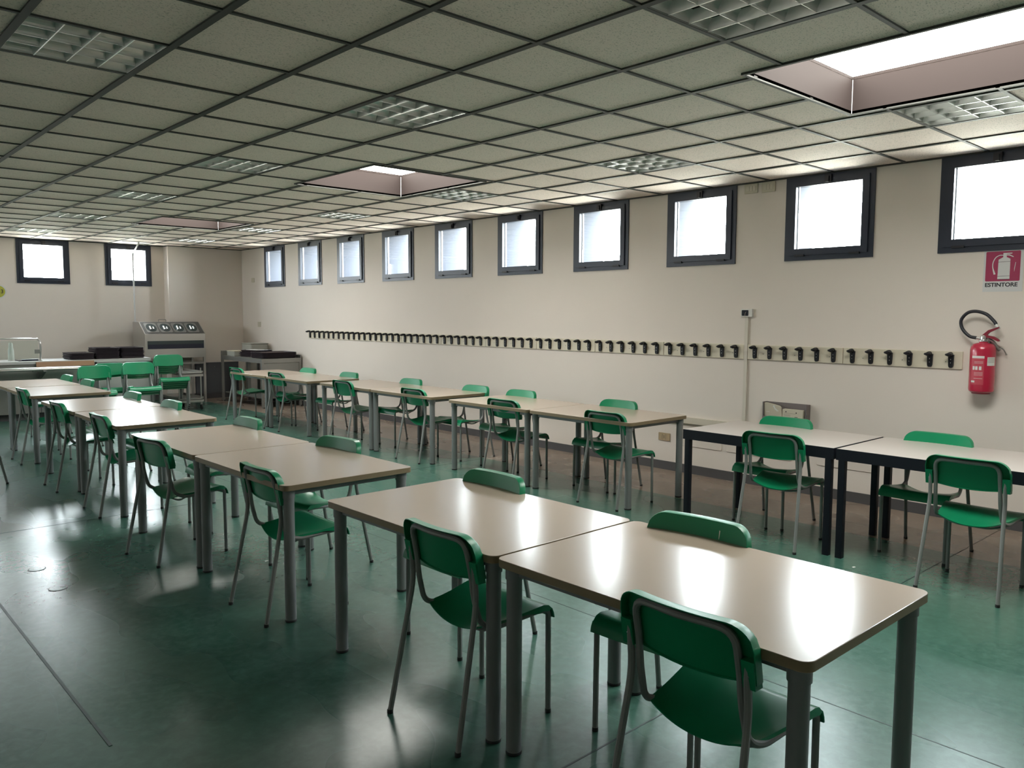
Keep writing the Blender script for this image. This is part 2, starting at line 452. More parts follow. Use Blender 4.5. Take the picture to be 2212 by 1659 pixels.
# skylights
SH = .205
for a, b in skies:
    rt = sroot('window_%d' % wn, ((SX0+SX1)/2, (a+b)/2, 0)); wn += 1
    hx = (SX1-SX0)/2; hy = (b-a)/2
    f = MB(); w = .020
    for x0, x1, y0, y1 in ((-hx-w, hx+w, -hy-w, -hy), (-hx-w, hx+w, hy, hy+w), (-hx-w, -hx, -hy, hy), (hx, hx+w, -hy, hy)):
        f.box(x0, x1, y0, y1, CZ-.004, CZ+.02)
    build(f, 'opening_trim', 'runner', rt, smooth=False)
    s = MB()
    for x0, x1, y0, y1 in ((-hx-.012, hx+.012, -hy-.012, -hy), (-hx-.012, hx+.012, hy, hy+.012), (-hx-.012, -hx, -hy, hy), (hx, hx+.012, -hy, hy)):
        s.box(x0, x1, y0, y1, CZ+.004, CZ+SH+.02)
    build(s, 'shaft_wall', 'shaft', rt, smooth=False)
    s = MB()
    for sx in (-1, 1):
        for sy in (-1, 1): s.box(sx*hx-.0025, sx*hx+.0025, sy*hy-.0025, sy*hy+.0025, CZ+.004, CZ+SH)
    build(s, 'corner_angle', 'strip', rt, smooth=False)
    s = MB(); s.box(-hx, hx, -hy, hy, CZ+SH, CZ+SH+.004)
    build(s, 'dome_pane', 'domepane', rt, smooth=False)

# ------------------------------------------------------------------ ceiling lamps
def make_lamp(label, cat, group):
    t = thing('ceiling_light', label, cat, (0, 0, CZ), 0, group)
    h = .285
    b = MB()
    for x0, x1, y0, y1 in ((-h-.012, h+.012, -h-.012, -h), (-h-.012, h+.012, h, h+.012), (-h-.012, -h, -h, h), (h, h+.012, -h, h)): b.box(x0, x1, y0, y1, .001, .10)
    b.box(-h, h, -h, h, .095, .10)
    build(b, 'housing', 'lampbox', t, smooth=False)
    for k in range(3):      # continuous blades along y
        x = (k-1)*h/2
        w = MB(); w.prism([(x-.0025, .003), (x+.0025, .003), (x+.012, .052), (x-.012, .052)], 'y', -h, h)
        build(w, 'louvre_blade', 'lv', t, smooth=False)
    for sx in (-1, 1):
        w = MB(); w.prism([(sx*(h-.014), .052), (sx*(h-.005), .003), (sx*h, .002), (sx*h, .052)][::sx], 'y', -h, h)
        build(w, 'louvre_rim', 'lv', t, smooth=False)
    for k in range(5):      # parabolic cross blades
        y = -h + k*h/2; w = MB()
        n = 6; pl = []
        for q in range(n+1): u = q/n; pl.append((y-.002-.026*u*u, .006+.046*u))
        for q in range(n, -1, -1): u = q/n; pl.append((y+.002+.026*u*u, .006+.046*u))
        pl = [(max(-h, min(h, a)), b_) for a, b_ in pl]
        w.prism(pl[::-1], 'x', -h, h)
        build(w, 'cross_blade', 'lv', t, smooth=False)
    for k in range(4):
        w = MB(); x = -h + h/4 + k*h/2
        w.tube([(x, -h+.02, .078), (x, h-.02, .078)], .008, 8)
        build(w, 'lamp_tube', 'tube_lamp', t)
    return t
order = {(0,1): 'square louvred ceiling light, large, at the top left corner of the picture',
 (3,-3): 'dark square louvred ceiling light at the top edge, left of the big skylight',
 (7,-3): 'square louvred ceiling light just beyond the big skylight, by the nearest windows',
 (3,1): 'square louvred ceiling light alone in the middle of the near ceiling',
 (7,1): 'square louvred ceiling light by the windows, midway between the near and middle skylights',
 (3,5): 'square louvred ceiling light to the left of the middle skylight',
 (7,5): 'bright checkered ceiling light touching the right corner of the middle skylight',
 (3,9): 'third square louvred ceiling light from the camera in the left line of lights',
 (7,9): 'square louvred ceiling light between the middle skylight and the furthest skylight',
 (3,13): 'fourth louvred ceiling light in the left line, left of the furthest skylight',
 (7,13): 'louvred ceiling light right of the furthest skylight',
 (3,17): 'last and furthest louvred ceiling light in the left line, above the back windows',
 (7,17): 'last louvred ceiling light, close to the corner pier at the back'}
first = None
for i, j in lamps:
    if (i, j) not in order: continue
    loc = (.6*i+.3, .6*j+.3, CZ)
    if first is None: first = make_lamp(order[(i, j)], 'ceiling light', 'louvred ceiling lights'); first.location = loc
    else: dup(first, loc, 0, order[(i, j)])
# plain blanking housings for unseen lamp cells so no hole is open
m = MB()
for i, j in lamps: m.box(.6*i, .6*i+.6, .6*j, .6*j+.6, CZ+.105, CZ+.115)
build(m, 'backing', 'lampbox', ce, smooth=False)

# ------------------------------------------------------------------ chair
HB = .217
def shell_mesh():
    # backrest: concave front panel with flange turned back on top and sides
    ztop, zb, hw, rc = .798, .622, .221, .072
    nx, nz = 28, 8
    def zt(y):
        a = abs(y); 
        if a <= hw-rc: return ztop
        d = a-(hw-rc); return ztop-rc+math.sqrt(max(0, rc*rc-d*d))
    def zl(y): return zb + .012 - .018*(1-(y/hw)**2)
    def X(y, z): return .118 - (z-.62)*.20 + .030*((y/hw)**2) - .012
    cols = []
    for k in range(nx+1):
        t = -1+2*k/nx; y = hw*math.sin(t*PI/2)**1 if True else 0
        y = hw*(math.sin(t*PI/2)*.6 + t*.4); cols.append(y)
    vs = []; fs = []
    for y in cols:
        for q in range(nz+1):
            z = zl(y) + (zt(y)-zl(y))*q/nz; vs.append((X(y, z), y, z))
    H = nz+1
    for k in range(nx):
        for q in range(nz):
            fs.append((k*H+q, (k+1)*H+q, (k+1)*H+q+1, k*H+q+1))
    # boundary: left column up, top row, right column down
    bd = [q for q in range(H)] + [k*H+nz for k in range(1, nx)] + [nx*H+q for q in range(nz, -1, -1)]
    def off(i, d, out):
        x, y, z = vs[i]
        cy, cz = 0, .70
        return (x-d, y + (out if y > 0 else -out)*min(1, abs(y)/hw), z + out*(.6 if z > .75 else 0))
    base = len(vs)
    for d, o_ in ((.006, .0022), (.036, .0030)):
        vs += [off(i, d, o_) for i in bd]
    n = len(bd)
    for k in range(n-1):
        fs.append((bd[k], bd[k+1], base+k+1, base+k))
        fs.append((base+k, base+k+1, base+n+k+1, base+n+k))
    # lower lip
    lo = [k*H for k in range(nx+1)]; b2 = len(vs)
    vs += [(vs[i][0]-.010, vs[i][1]*.985, vs[i][2]-.004) for i in lo]
    for k in range(nx): fs.append((lo[k], b2+k, b2+k+1, lo[k+1]))
    me = bpy.data.meshes.new('s'); me.from_pydata(vs, [], fs); me.update()
    me.materials.append(M['green'])
    for p in me.polygons: p.use_smooth = True
    nm = solidify(me, .0032, 'backrest')
    mb = MB(); mb.v = [tuple(v.co) for v in nm.vertices]; mb.f = [tuple(p.vertices) for p in nm.polygons]; mb.m = [0]*len(mb.f)
    for s in (-1, 1):      # corner pockets that hold the rear leg tubes
        y0, y1 = sorted((s*.184, s*.222)); zz0, zz1 = .619, .700
        x = .118+.030*.8-.012
        mb.add([(x-.036,y0,zz0),(x+.0,y0,zz0),(x+.0,y1,zz0),(x-.036,y1,zz0),(x-.052,y0,zz1),(x-.016,y0,zz1),(x-.016,y1,zz1),(x-.052,y1,zz1)],
               [(0,3,2,1),(4,5,6,7),(0,1,5,4),(1,2,6,5),(2,3,7,6),(3,0,4,7)])
    return mb.mesh('backrest', 'green', True, 50)
def seat_mesh():
    prof = [(.165,.436),(.20,.436),(.25,.438),(.30,.442),(.35,.448),(.40,.455),(.435,.458),(.462,.452),(.480,.436),(.490,.415),(.494,.396)]
    def hw(i):
        x = prof[i][0]
        return .178 + (.219-.178)*min(1, (x-.165)/.25) 
    ny = 20; vs = []; fs = []
    for i, (x, z) in enumerate(prof):
        w = hw(i); f = max(0, 1-(x-.165)/.24)
        g = 1 if x < .46 else .3
        for k in range(ny+1):
            t = -1+2*k/ny
            c = 1-abs(t)**2.2
            zz = z - c*(.034*f*f + .010*g)
            vs.append((x - .012*(1-t*t)*f, t*w, zz))
    H = ny+1; n = len(prof)
    for i in range(n-1):
        for k in range(ny): fs.append((i*H+k, (i+1)*H+k, (i+1)*H+k+1, i*H+k+1))
    # side edges turned down (deeper at the front knee)
    for s, kk in ((-1, 0), (1, ny)):
        b = len(vs)
        for i in range(n):
            x, y, z = vs[i*H+kk]
            d = .010 + (.014 if .38 < prof[i][0] < .47 else 0)
            vs.append((x, y+s*.003, z-d if prof[i][0] < .47 else z))
        for i in range(n-1):
            q = (i*H+kk, (i+1)*H+kk, b+i+1, b+i)
            fs.append(q if s > 0 else q[::-1])
    me = bpy.data.meshes.new('s'); me.from_pydata(vs, [], fs); me.update(); me.materials.append(M['green'])
    nm = solidify(me, .005, 'seat', -1)
    mb = MB(); mb.v = [tuple(v.co) for v in nm.vertices]; mb.f = [tuple(p.vertices) for p in nm.polygons]; mb.m = [0]*len(mb.f)
    return mb.mesh('seat', 'green', True, 55)
def mirror_y(pts): return [(x, -y, z) for x, y, z in pts]
TR = .0112
def make_chair(label, group=None):
    t = thing('school_chair', label, 'chair', group=group)
    link('seat', seat_mesh(), t); bk = link('backrest', shell_mesh(), t)
    for s in (-1, 1):
        for zz, yy in ((.655, .203),):
            k = MB(); k.lathe([(.0001, .0), (.0045, .0), (.0035, .003), (.0001, .004)], 0, 0, 8)
            # rivet head faces the rear (-X)
            k.v = [(.064+.026-z, yy*s+x, zz+y) for x, y, z in k.v]
            build(k, 'rivet', 'chrome', bk)
    # continuous back loop that runs down and forward beneath the seat
    side = [(.430, .200, .432), (.205, .184, .4165), (.142, .176, .445), (.112, .171, .560), (.104, .170, .640), (.074, .168, .774)]
    top = [(.060, .06, .776), (.054, 0, .776)]
    full = side + top + [(.060, -.06, .776)] + mirror_y(side)[::-1]
    rad = [.05, .045, .04, .03, .055, .03, .02, .03, .055, .03, .04, .045, .05]
    k = MB(); k.tube(fillet(full, rad, 5), TR, 9); build(k, 'back_loop', 'tube', t)
    k = MB(); k.tube(fillet([(.33, -.192, .428), (.33, -.15, .408), (.33, .15, .408), (.33, .192, .428)], .03), .007, 8)
    for q in (0, 1): k.tube(fillet([(.21, -.184, .414), (.212, -.10, .378), (.212, .10, .378), (.21, .184, .414)], .05), .006, 8) if q == 0 else None
    build(k, 'seat_brace', 'tube', t)
    for s in (-1, 1):
        pts = [(.420, .200*s, .4315), (.474, .205*s, .428), (.476, .206*s, .014)]
        k = MB(); k.tube(fillet(pts, .038, 6), TR, 9); lg = build(k, 'leg', 'tube', t)
        c = MB(); c.lathe([(.0112, 0), (.0124, .001), (.0124, .014), (.0116, .016)], .476, .206*s, 10); build(c, 'foot_cap', 'rubber', lg)
        pts = [(.002, .217*s, .014), (.098, .1975*s, .500), (.104, .1965*s, .560), (.092, .1965*s, .690)]
        k = MB(); k.tube(fillet(pts, .05, 6), TR, 9); lg = build(k, 'leg', 'tube', t)
        c = MB(); c.lathe([(.0112, 0), (.0124, .001), (.0124, .014), (.0116, .016)], 0, .2175*s, 10); build(c, 'foot_cap', 'rubber', lg)
    return t

# (x_rear, y_centre, rotation, label); facing +x at rotation 0
LM = 'chairs on the aisle side of the middle row'; RM = 'chairs on the window side of the middle row'
LR_ = 'chairs on the aisle side of the row by the window wall'; RR = 'chairs along the window wall'
P = PI
chairs = [
 (.908, -2.030, 0, 'green school chair closest to the camera, back towards us, at the front table', LM),
 (.910, -.905, 0, 'green school chair seen from behind at the front row table left of the nearest chair', LM),
 (.942, .700, 0, 'green school chair seen from behind at the table pair behind the front tables, nearer one', LM),
 (.845, 2.060, R(7.5), 'green school chair turned slightly, back towards us, at the far tan table', LM),
 (.968, 3.630, 0, 'green school chair at the near half of the glaring white table pair, seen from behind', LM),
 (.955, 4.860, 0, 'green school chair at the far half of the glaring white table pair, seen from behind', LM),
 (1.022, 6.590, 0, 'green school chair at the furthest table pair of the middle row, seen from behind', LM),
 (1.908, -1.502, P+R(5), 'green school chair with a white scratch on its back, facing us across the nearest table', RM),
 (1.905, -.285, P, 'green school chair facing us across the far half of the front table pair', RM),
 (1.915, 1.265, P+R(6), 'green school chair facing us across the nearer tan table of the second pair', RM),
 (1.915, 2.610, P, 'green school chair facing us across the far tan table of the second pair', RM),
 (1.925, 4.250, P, 'green school chair facing us across the near half of the glaring table pair', RM),
 (1.925, 5.340, P, 'green school chair facing us across the far half of the glaring table pair', RM),
 (2.030, 7.330, P, 'green school chair facing us across the near part of the furthest middle table pair', RM),
 (2.040, 8.300, P, 'green school chair facing us across the far part of the furthest middle table pair', RM),
 (4.062, -1.735, 0, 'green school chair seen from behind at the right black-legged table, near the right edge', LR_),
 (4.125, -.490, R(5), 'green school chair seen from behind at the left black-legged table', LR_),
 (4.170, 1.080, 0, 'green school chair, back towards us, at the near end of the grey-legged wall row', LR_),
 (4.190, 2.375, 0, 'green chair, back towards us, second from the near end of the grey-legged wall row', LR_),
 (4.195, 3.850, 0, 'green chair, back towards us, third from the near end of the grey-legged wall row', LR_),
 (4.160, 5.270, 0, 'green chair, back towards us, fourth from the near end of the grey-legged wall row', LR_),
 (4.165, 7.040, 0, 'green school chair seen from behind, second from the far end of the wall row', LR_),
 (4.165, 8.330, 0, 'green chair, back towards us, at the far end of the wall row, by the worktable', LR_),
 (5.110, -1.270, P, 'green school chair facing us across the right black-legged table, below the fire extinguisher', RR),
 (5.110, -.140, P, 'green school chair facing us in front of the grey paper holder on the wall', RR),
 (5.110, 1.570, P, 'green school chair facing us across the nearest table of the grey-legged wall row', RR),
 (5.110, 2.915, P, 'green school chair facing us by the wall, second along the grey-legged wall row', RR),
 (5.110, 3.670, P, 'green school chair facing us by the wall, third along the grey-legged wall row', RR),
 (5.110, 4.930, P, 'green school chair facing us by the wall, fourth along the grey-legged wall row', RR),
 (5.110, 6.400, P, 'green school chair facing us by the wall, second from the far end of that row', RR),
 (5.110, 7.560, P, 'green school chair facing us by the wall at the far end of the wall row', RR),
 (.708, 5.590, P, 'green school chair cut off by the left edge of the picture', 'chair in the aisle'),
]
c0 = None
for x, y, r, lab, g in chairs:
    if c0 is None: c0 = make_chair(lab, g); c0.location = (x, y, 0); c0.rotation_euler = (0, 0, r)
    else: dup(c0, (x, y, 0), r, lab, g)
# the white scratch on the back of one chair
sc_ch = [o for o in bpy.data.objects if o.get('label', '').startswith('green school chair with a white scratch')][0]
m = MB(); m.add([(.1190-.0045, .106, .742), (.1190-.0045, .108, .742), (.1190-.0110, .1095, .774), (.1190-.0110, .1055, .776)], [(0,1,2,3)])
m.v = [(x_+.004, y_, z_) for x_, y_, z_ in m.v]
sb = [c for c in sc_ch.children if c.name.startswith('backrest')][0]
build(m, 'scratch', 'paper', sb, smooth=False)

def stack(x, y, rz, n, labels, grp, dz=.034, df=.030):
    for k in range(n):
        fx, fy = math.cos(rz), math.sin(rz)
        dup(c0, (x+fx*df*k, y+fy*df*k, dz*k), rz, labels[0] if k == n-1 else (labels[2] if k == 0 and len(labels) > 2 else labels[1]), grp)
SG = 'stacked green chairs by the serving counter'
stack(2.62, 9.62, -P/2-R(5), 2, ['upper chair of the left chair stack, in front of the serving rail', 'lower chair of the left chair stack, in front of the serving rail'], SG)
stack(2.98, 10.16, -P/2, 2, ['upper chair of the half hidden stack behind the left and middle stacks', 'lower chair of the half hidden stack behind the left and middle stacks'], SG)
stack(3.22, 9.62, -P/2-R(3), 3, ['top chair of the middle chair stack', 'middle chair of the middle chair stack', 'bottom chair of the middle chair stack'], SG)
stack(3.90, 10.30, -P/2-R(5), 5, ['top chair of the right and tallest chair stack, before the steel cutlery unit', 'one of the inner chairs of the tallest chair stack', 'bottom chair of the right and tallest chair stack'], SG)

# ------------------------------------------------------------------ tables
def make_table(label, group):
    t = thing('canteen_table', label, 'table', group=group)
    L, W, T = 1.192, .800, .73
    m = MB(); m.prism(rrect(-W/2, W/2, -L/2, L/2, .035), 'z', T-.030, T, chamfer=.0015)
    me = m.mesh('table_top', ['top', 'edge'])
    for p in me.polygons:
        if abs(p.normal.z) < .5: p.material_index = 1
    link('table_top', me, t)
    f = MB(); i = .055; z0, z1 = T-.060, T-.0305
    hx, hy = W/2-i, L/2-i
    f.box(-hx, hx, -hy-.0125, -hy+.0125, z0, z1); f.box(-hx, hx, hy-.0125, hy+.0125, z0, z1)
    f.box(-hx-.0125, -hx+.0125, -hy, hy, z0, z1); f.box(hx-.0125, hx+.0125, -hy, hy, z0, z1)
    build(f, 'table_frame', 'leg', t, smooth=False)
    for sx in (-1, 1):
        for sy in (-1, 1):
            x, y = sx*(W/2-.050), sy*(L/2-.050)
            m = MB(); m.lathe([(.0285, .012), (.0285, T-.075), (.0325, T-.074), (.0325, T-.0305)], x, y, 22)
            lg = build(m, 'leg', 'leg', t)
            c = MB(); c.lathe([(.027, 0), (.0295, .002), (.0295, .009), (.028, .012)], x, y, 20); build(c, 'foot_cap', 'rubber', lg)
    return t
tabs = [
 (1.427, -1.787, 'beige canteen table nearest the camera, right half of the front pair, with window glare'),
 (1.427, -.582, 'beige canteen table, left half of the front pair'),
 (1.425, 1.020, 'tan canteen table with four visible grey legs, near half of the second pair'),
 (1.430, 2.222, 'tan canteen table, far half of the second pair'),
 (1.478, 3.890, 'canteen table white with window glare, near half of the third pair in the middle row'),
 (1.483, 5.110, 'canteen table white with window glare, far half of the third pair in the middle row'),
 (1.520, 6.900, 'pale canteen table, near half of the furthest pair in the middle row'),
 (1.530, 8.130, 'pale canteen table, far half of the furthest middle row pair, before the counter'),
 (4.640, 1.392, 'beige grey-legged canteen table next to the black-legged tables'),
 (4.640, 2.596, 'beige grey-legged canteen table, second of the wall row from the near end'),
 (4.655, 4.085, 'beige grey-legged canteen table, third of the wall row from the near end'),
 (4.665, 5.290, 'beige grey-legged canteen table, fourth of the wall row from the near end'),
 (4.630, 6.730, 'beige grey-legged canteen table, near half of the furthest wall row pair'),
 (4.630, 7.935, 'beige grey-legged canteen table at the far end of the wall row, by the steel worktable'),
]
t0 = None
for x, y, lab in tabs:
    g = 'canteen tables of the middle row' if x < 3 else 'grey-legged canteen tables by the wall'
    if t0 is None: t0 = make_table(lab, g); t0.location = (x, y, 0)
    else: dup(t0, (x, y, 0), 0, lab, g)

def make_btable(label):
    t = thing('black_framed_table', label, 'table', group='white tables with black legs')
    L, W, T = 1.196, .775, .731
    m = MB(); m.box(-W/2+.004, W/2-.004, -L/2+.004, L/2-.004, T-.012, T)
    build(m, 'table_top', 'topw', t, smooth=False)
    f = MB(); hx, hy = W/2, L/2; z0, z1 = T-.075, T-.0125
    f.box(-hx, hx, -hy, -hy+.02, z0, z1); f.box(-hx, hx, hy-.02, hy, z0, z1)
    f.box(-hx, -hx+.02, -hy+.02, hy-.02, z0, z1); f.box(hx-.02, hx, -hy+.02, hy-.02, z0, z1)
    # thin black lip round the top
    f.box(-hx, hx, -hy, -hy+.004, z1, T-.001); f.box(-hx, hx, hy-.004, hy, z1, T-.001)
    f.box(-hx, -hx+.004, -hy+.004, hy-.004, z1, T-.001); f.box(hx-.004, hx, -hy+.004, hy-.004, z1, T-.001)
    build(f, 'apron', 'black', t, smooth=False)
    for sx in (-1, 1):
        for sy in (-1, 1):
            x0, x1 = sorted((sx*hx, sx*(hx-.046))); y0, y1 = sorted((sy*(hy-.014), sy*(hy-.060)))
            m = MB(); m.prism(rrect(x0+.001, x1-.001, y0+.001, y1-.001, .004, 3), 'z', 0, z0+.02)
            build(m, 'leg', 'black', t)
    return t
b0 = make_btable('white-topped table with black square legs, left of the two, next to the beige row'); b0.location = (4.672, -.287, 0)
dup(b0, (4.672, -1.500, 0), 0, 'white-topped table with black square legs, right of the two, cut by the right edge')

# ------------------------------------------------------------------ coat racks
def make_rack(label, L):
    t = thing('coat_rack', label, 'coat rack', group='cream coat rack boards along the window wall')
    m = MB(); m.prism(rrect(-L/2, L/2, 0, .138, .003, 2), 'x', 0, -.016, chamfer=.001)
    m.v = [(x, y, z) for x, y, z in m.v]
    for yy in (L/2-.17, -.02, -L/2+.12):
        m.lathe([(.004, 0), (.004, .001)], 0, 0, 8, 1)
        n = 16
        m.v[-n:] = [(-.0162-z, yy+x, .055+y) for x, y, z in m.v[-n:]]
    build(m, 'board', ['board', 'base'], t, smooth=False)
    for k in range(6):
        y = L/2-.083-.1575*k*(L/.95)
        h = MB()
        # mounting plate with rounded foot, then arm sweeping out of the wall
        pl = [(y-.0175, .028), (y-.015, .016), (y-.007, .009), (y+.007, .009), (y+.015, .016), (y+.0175, .028), (y+.0205, .112), (y-.0205, .112)]
        h.prism(pl, 'x', -.016, -.034)
        arm = fillet([(-.022, y, .098), (-.030, y, .120), (-.055, y, .120), (-.088, y, .113)], [.02, .02], 5)
        rr = [.012]*len(arm); nn = len(arm)
        for q in range(nn): rr[q] = .0145 + .0010*max(0, (q/(nn-1)-.45))/.55
        h.tube(arm, rr, 10)
        h.v = h.v
        h.lathe([(.001, .098), (.016, .1035), (.0250, .1085), (.0265, .114), (.0235, .120), (.012, .1245), (.001, .1255)], -.084, y, 14)
        for zz in (.048, .075):
            h.lathe([(.0028, 0), (.0028, .0012)], 0, 0, 8, 1)
            h.v[-16:] = [(-.034-z, y+x, zz+y2) for x, y2, z in h.v[-16:]]
        build(h, 'hook', ['hook', 'chrome'], t, ang=60)
    return t
brk = [(-1.098, -.150), (-.147, .776), (.813, 1.746), (1.749, 2.692), (2.695, 3.634), (3.637, 4.578), (4.581, 5.510), (5.513, 6.450), (6.453, 7.372), (7.375, 8.310), (8.313, 9.250)]
rk = ['coat rack board with six black hooks, nearest the fire extinguisher', 'coat rack board with six black hooks, right of the vertical cable duct',
      'coat rack board with six black hooks, directly left of the vertical cable duct', 'coat rack board, second to the left of the cable duct',
      'coat rack board, third to the left of the cable duct', 'coat rack board, fourth to the left of the cable duct', 'coat rack board, fifth to the left of the cable duct',
      'coat rack board, fourth from the far left end', 'coat rack board, third from the far left end', 'coat rack board, second from the far left end', 'coat rack board at the far left end of the line, nearest the steel worktable']
r0 = None
for (a, b), lab in zip(brk, rk):
    loc = (XW, (a+b)/2, 1.193)
    if r0 is None: r0 = make_rack(lab, .943); r0.location = loc
    else:
        d = dup(r0, loc, 0, lab); d.scale = (1, (b-a-.004)/.943, 1)

# ------------------------------------------------------------------ things on the window wall
t = thing('fire_extinguisher', 'red fire extinguisher with looped black hose hanging on the wall', 'fire extinguisher', (XW-.10, -1.262, 1.03))
m = MB(); m.lathe([(.052, 0), (.070, .003), (.083, .014), (.086, .03), (.086, .322), (.082, .345), (.068, .364), (.045, .374), (.030, .377), (.030, .384)], 0, 0, 40); build(m, 'cylinder', 'red', t)
m = MB(); m.lathe([(.060, -.008), (.064, -.006), (.064, .012), (.060, .014)], 0, 0, 32); build(m, 'foot_ring', 'red_dk', t)
def band(a0, a1, z0, z1, r, n=10):
    b = MB()
    vs = []
    for k in range(n+1):
        a = R(a0+(a1-a0)*k/n); vs += [(r*math.cos(a), r*math.sin(a), z0), (r*math.cos(a), r*math.sin(a), z1)]
    b.add(vs, [(2*k, 2*k+2, 2*k+3, 2*k+1) for k in range(n)]); return b
# camera sees the side facing -x/-y (about 200 degrees)
lb = build(band(146, 205, .065, .280, .0865), 'instruction_label', 'label_red', t)
m = band(146, 205, .262, .280, .0868); build(m, 'label_heading', 'paper', lb)
for a0 in (152, 166, 183): build(band(a0, a0+11, .175, .202, .0868, 4), 'label_pictogram', 'paper', lb)
for z in (.155, .145, .135, .110, .225, .235): build(band(160, 200, z, z+.002, .0868, 6), 'label_text_line', 'paper', lb)
build(band(146, 165, .080, .094, .0868, 4), 'label_text_line', 'paper', lb)
lb2 = build(band(218, 262, .208, .272, .0866), 'inspection_tag', 'paper', t)
for k in range(4): build(band(221, 259, .262-.010*k, .2645-.010*k, .0869, 5), 'label_text_line', 'greybox', lb2)
m = MB(); m.lathe([(.030, .384), (.033, .386), (.033, .396), (.022, .400), (.022, .425), (.016, .432), (.010, .437)], 0, 0, 20); m.tube([(0, .02, .408), (0, .050, .412)], .010, 10); build(m, 'valve', 'chrome', t)
m = MB(); m.prism([(-.026, .424), (.010, .424), (.012, .432), (-.030, .490-.018), (-.100, .498), (-.104, .490), (-.040, .455), (-.026, .440)], 'x', -.010, .010)
m.v = [(x, y, z) for x, y, z in m.v]
build(m, 'squeeze_lever', 'red_dk', t, ang=30)
m = MB(); m.prism([(-.020, .414), (.016, .414), (.016, .428), (-.030, .432), (-.070, .424), (-.102, .404), (-.110, .392), (-.100, .388), (-.070, .402), (-.035, .414)][::-1], 'x', -.012, .012)
build(m, 'carry_handle', 'red_dk', t, ang=30)
hp = [(0, .050, .412), (0, .10, .425), (0, .150, .480), (0, .162, .545), (0, .120, .600), (0, .060, .612), (0, -.010, .590), (0, -.062, .540), (0, -.078, .515)]
# smooth closed-ish loop by Catmull-Rom
def crom(pts, n=6):
    P_ = [Vector(p) for p in pts]; P_ = [P_[0]*2-P_[1]] + P_ + [P_[-1]*2-P_[-2]]; out = []
    for i in range(1, len(P_)-2):
        for k in range(n):
            u = k/n; a, b, c, d = P_[i-1:i+3]
            out.append(.5*((2*b)+(c-a)*u+(2*a-5*b+4*c-d)*u*u+(3*b-a-3*c+d)*u**3))
    out.append(P_[-2]); return out
m = MB(); m.tube(crom(hp), .0125, 12); build(m, 'hose', 'hose', t)
m = MB(); m.tube([(0, -.074, .522), (0, -.086, .500)], .010, 10); m.tube([(0, -.086, .500), (0, -.104, .484)], [.012, .006], 10); build(m, 'nozzle', 'paper', t)
m = MB(); m.tube(crom([(.01, -.03, .405), (.02, -.06, .385), (.03, -.085, .34), (.04, -.10, .32)]), [.010]*19, 8); m.box(.02, .10, -.02, .02, .375, .40); m.box(.085, .10, -.03, .03, .28, .42); build(m, 'wall_bracket', 'steel_dk', t)
m = MB(); m.tube(crom([(.04, -.095, .345), (.05, -.12, .33), (.06, -.138, .295)]), .004, 8); m.lathe([(.004, .287), (.008, .290), (.004, .297)], .06, -.139, 8); build(m, 'safety_pin', 'steel_dk', t)

t = thing('fire_extinguisher_sign', 'white sign with magenta extinguisher pictogram above the word ESTINTORE', 'sign', (XW, -1.335, 1.790))
m = MB(); m.box(-.003, 0, -.135, .130, 0, .310); build(m, 'sign_plate', 'sign_w', t, smooth=False)
rp = MB(); rp.prism(rrect(-.115, .115, .078, .300, .008, 3), 'x', -.003, -.0042); rpo = build(rp, 'red_field', 'sign_r', t, smooth=False)
# local y+ is LEFT in the picture. picture u(0..1 left-right), v(0..1 bottom-top) on the red field
def uv(u, v): return (.115-.230*u, .078+.222*v)
pc = MB()
body = [uv(*p) for p in [(.36,.07),(.71,.07),(.71,.74),(.60,.80),(.60,.90),(.50,.90),(.50,.80),(.37,.72)]]
pc.prism(body[::-1], 'x', -.0042, -.0052)
pc.prism([uv(*p) for p in [(.50,.90),(.50,.94),(.76,.94),(.75,.905),(.60,.90)]], 'x', -.0042, -.0052)
pc.prism([uv(*p) for p in [(.60,.885),(.68,.885),(.80,.815),(.79,.79),(.68,.845),(.60,.855)]], 'x', -.0042, -.0052)
hose = [(.50,.865),(.40,.865),(.29,.80),(.22,.66),(.205,.52),(.225,.40),(.275,.23)]
hv = crom([(0,)+uv(*p) for p in hose], 5)
vs = []
for i, p in enumerate(hv):
    a = hv[max(0, i-1)]; b = hv[min(len(hv)-1, i+1)]; d = (b-a).normalized(); n_ = Vector((0, -d.z, d.y)); w = .0032+.004*max(0, i/len(hv)-.75)/.25
    vs += [tuple(p+n_*w), tuple(p-n_*w)]
pc.add([(-.0052, y, z) for _, y, z in vs], [(2*k, 2*k+2, 2*k+3, 2*k+1) for k in range(len(hv)-1)])
build(pc, 'pictogram', 'sign_w', t, smooth=False)
pc = MB()
for v in (.635, .155): pc.prism([uv(.365, v), uv(.71, v+.012), uv(.71, v+.022), uv(.365, v+.012)], 'x', -.0052, -.0056)
pc.prism([uv(.37, .055), uv(.71, .055), uv(.71, .07), (uv(.37, .07))], 'x', -.0042, -.0056)
build(pc, 'pictogram_line', 'ink', t, smooth=False)
pc = MB(); pc.prism([uv(*p) for p in [(.83,.42),(.835,.30),(.85,.42),(.875,.62),(.86,.62)]], 'x', -.0042, -.0050); build(pc, 'scuff_mark', 'sign_w', t, smooth=False)
me = text_mesh('ESTINTORE', .041, .0013)
o = link('lettering', me, t); o.rotation_euler = (PI/2, 0, -PI/2); o.location = (-.0036, .006, .050); o.scale = (1.04, 1, 1)

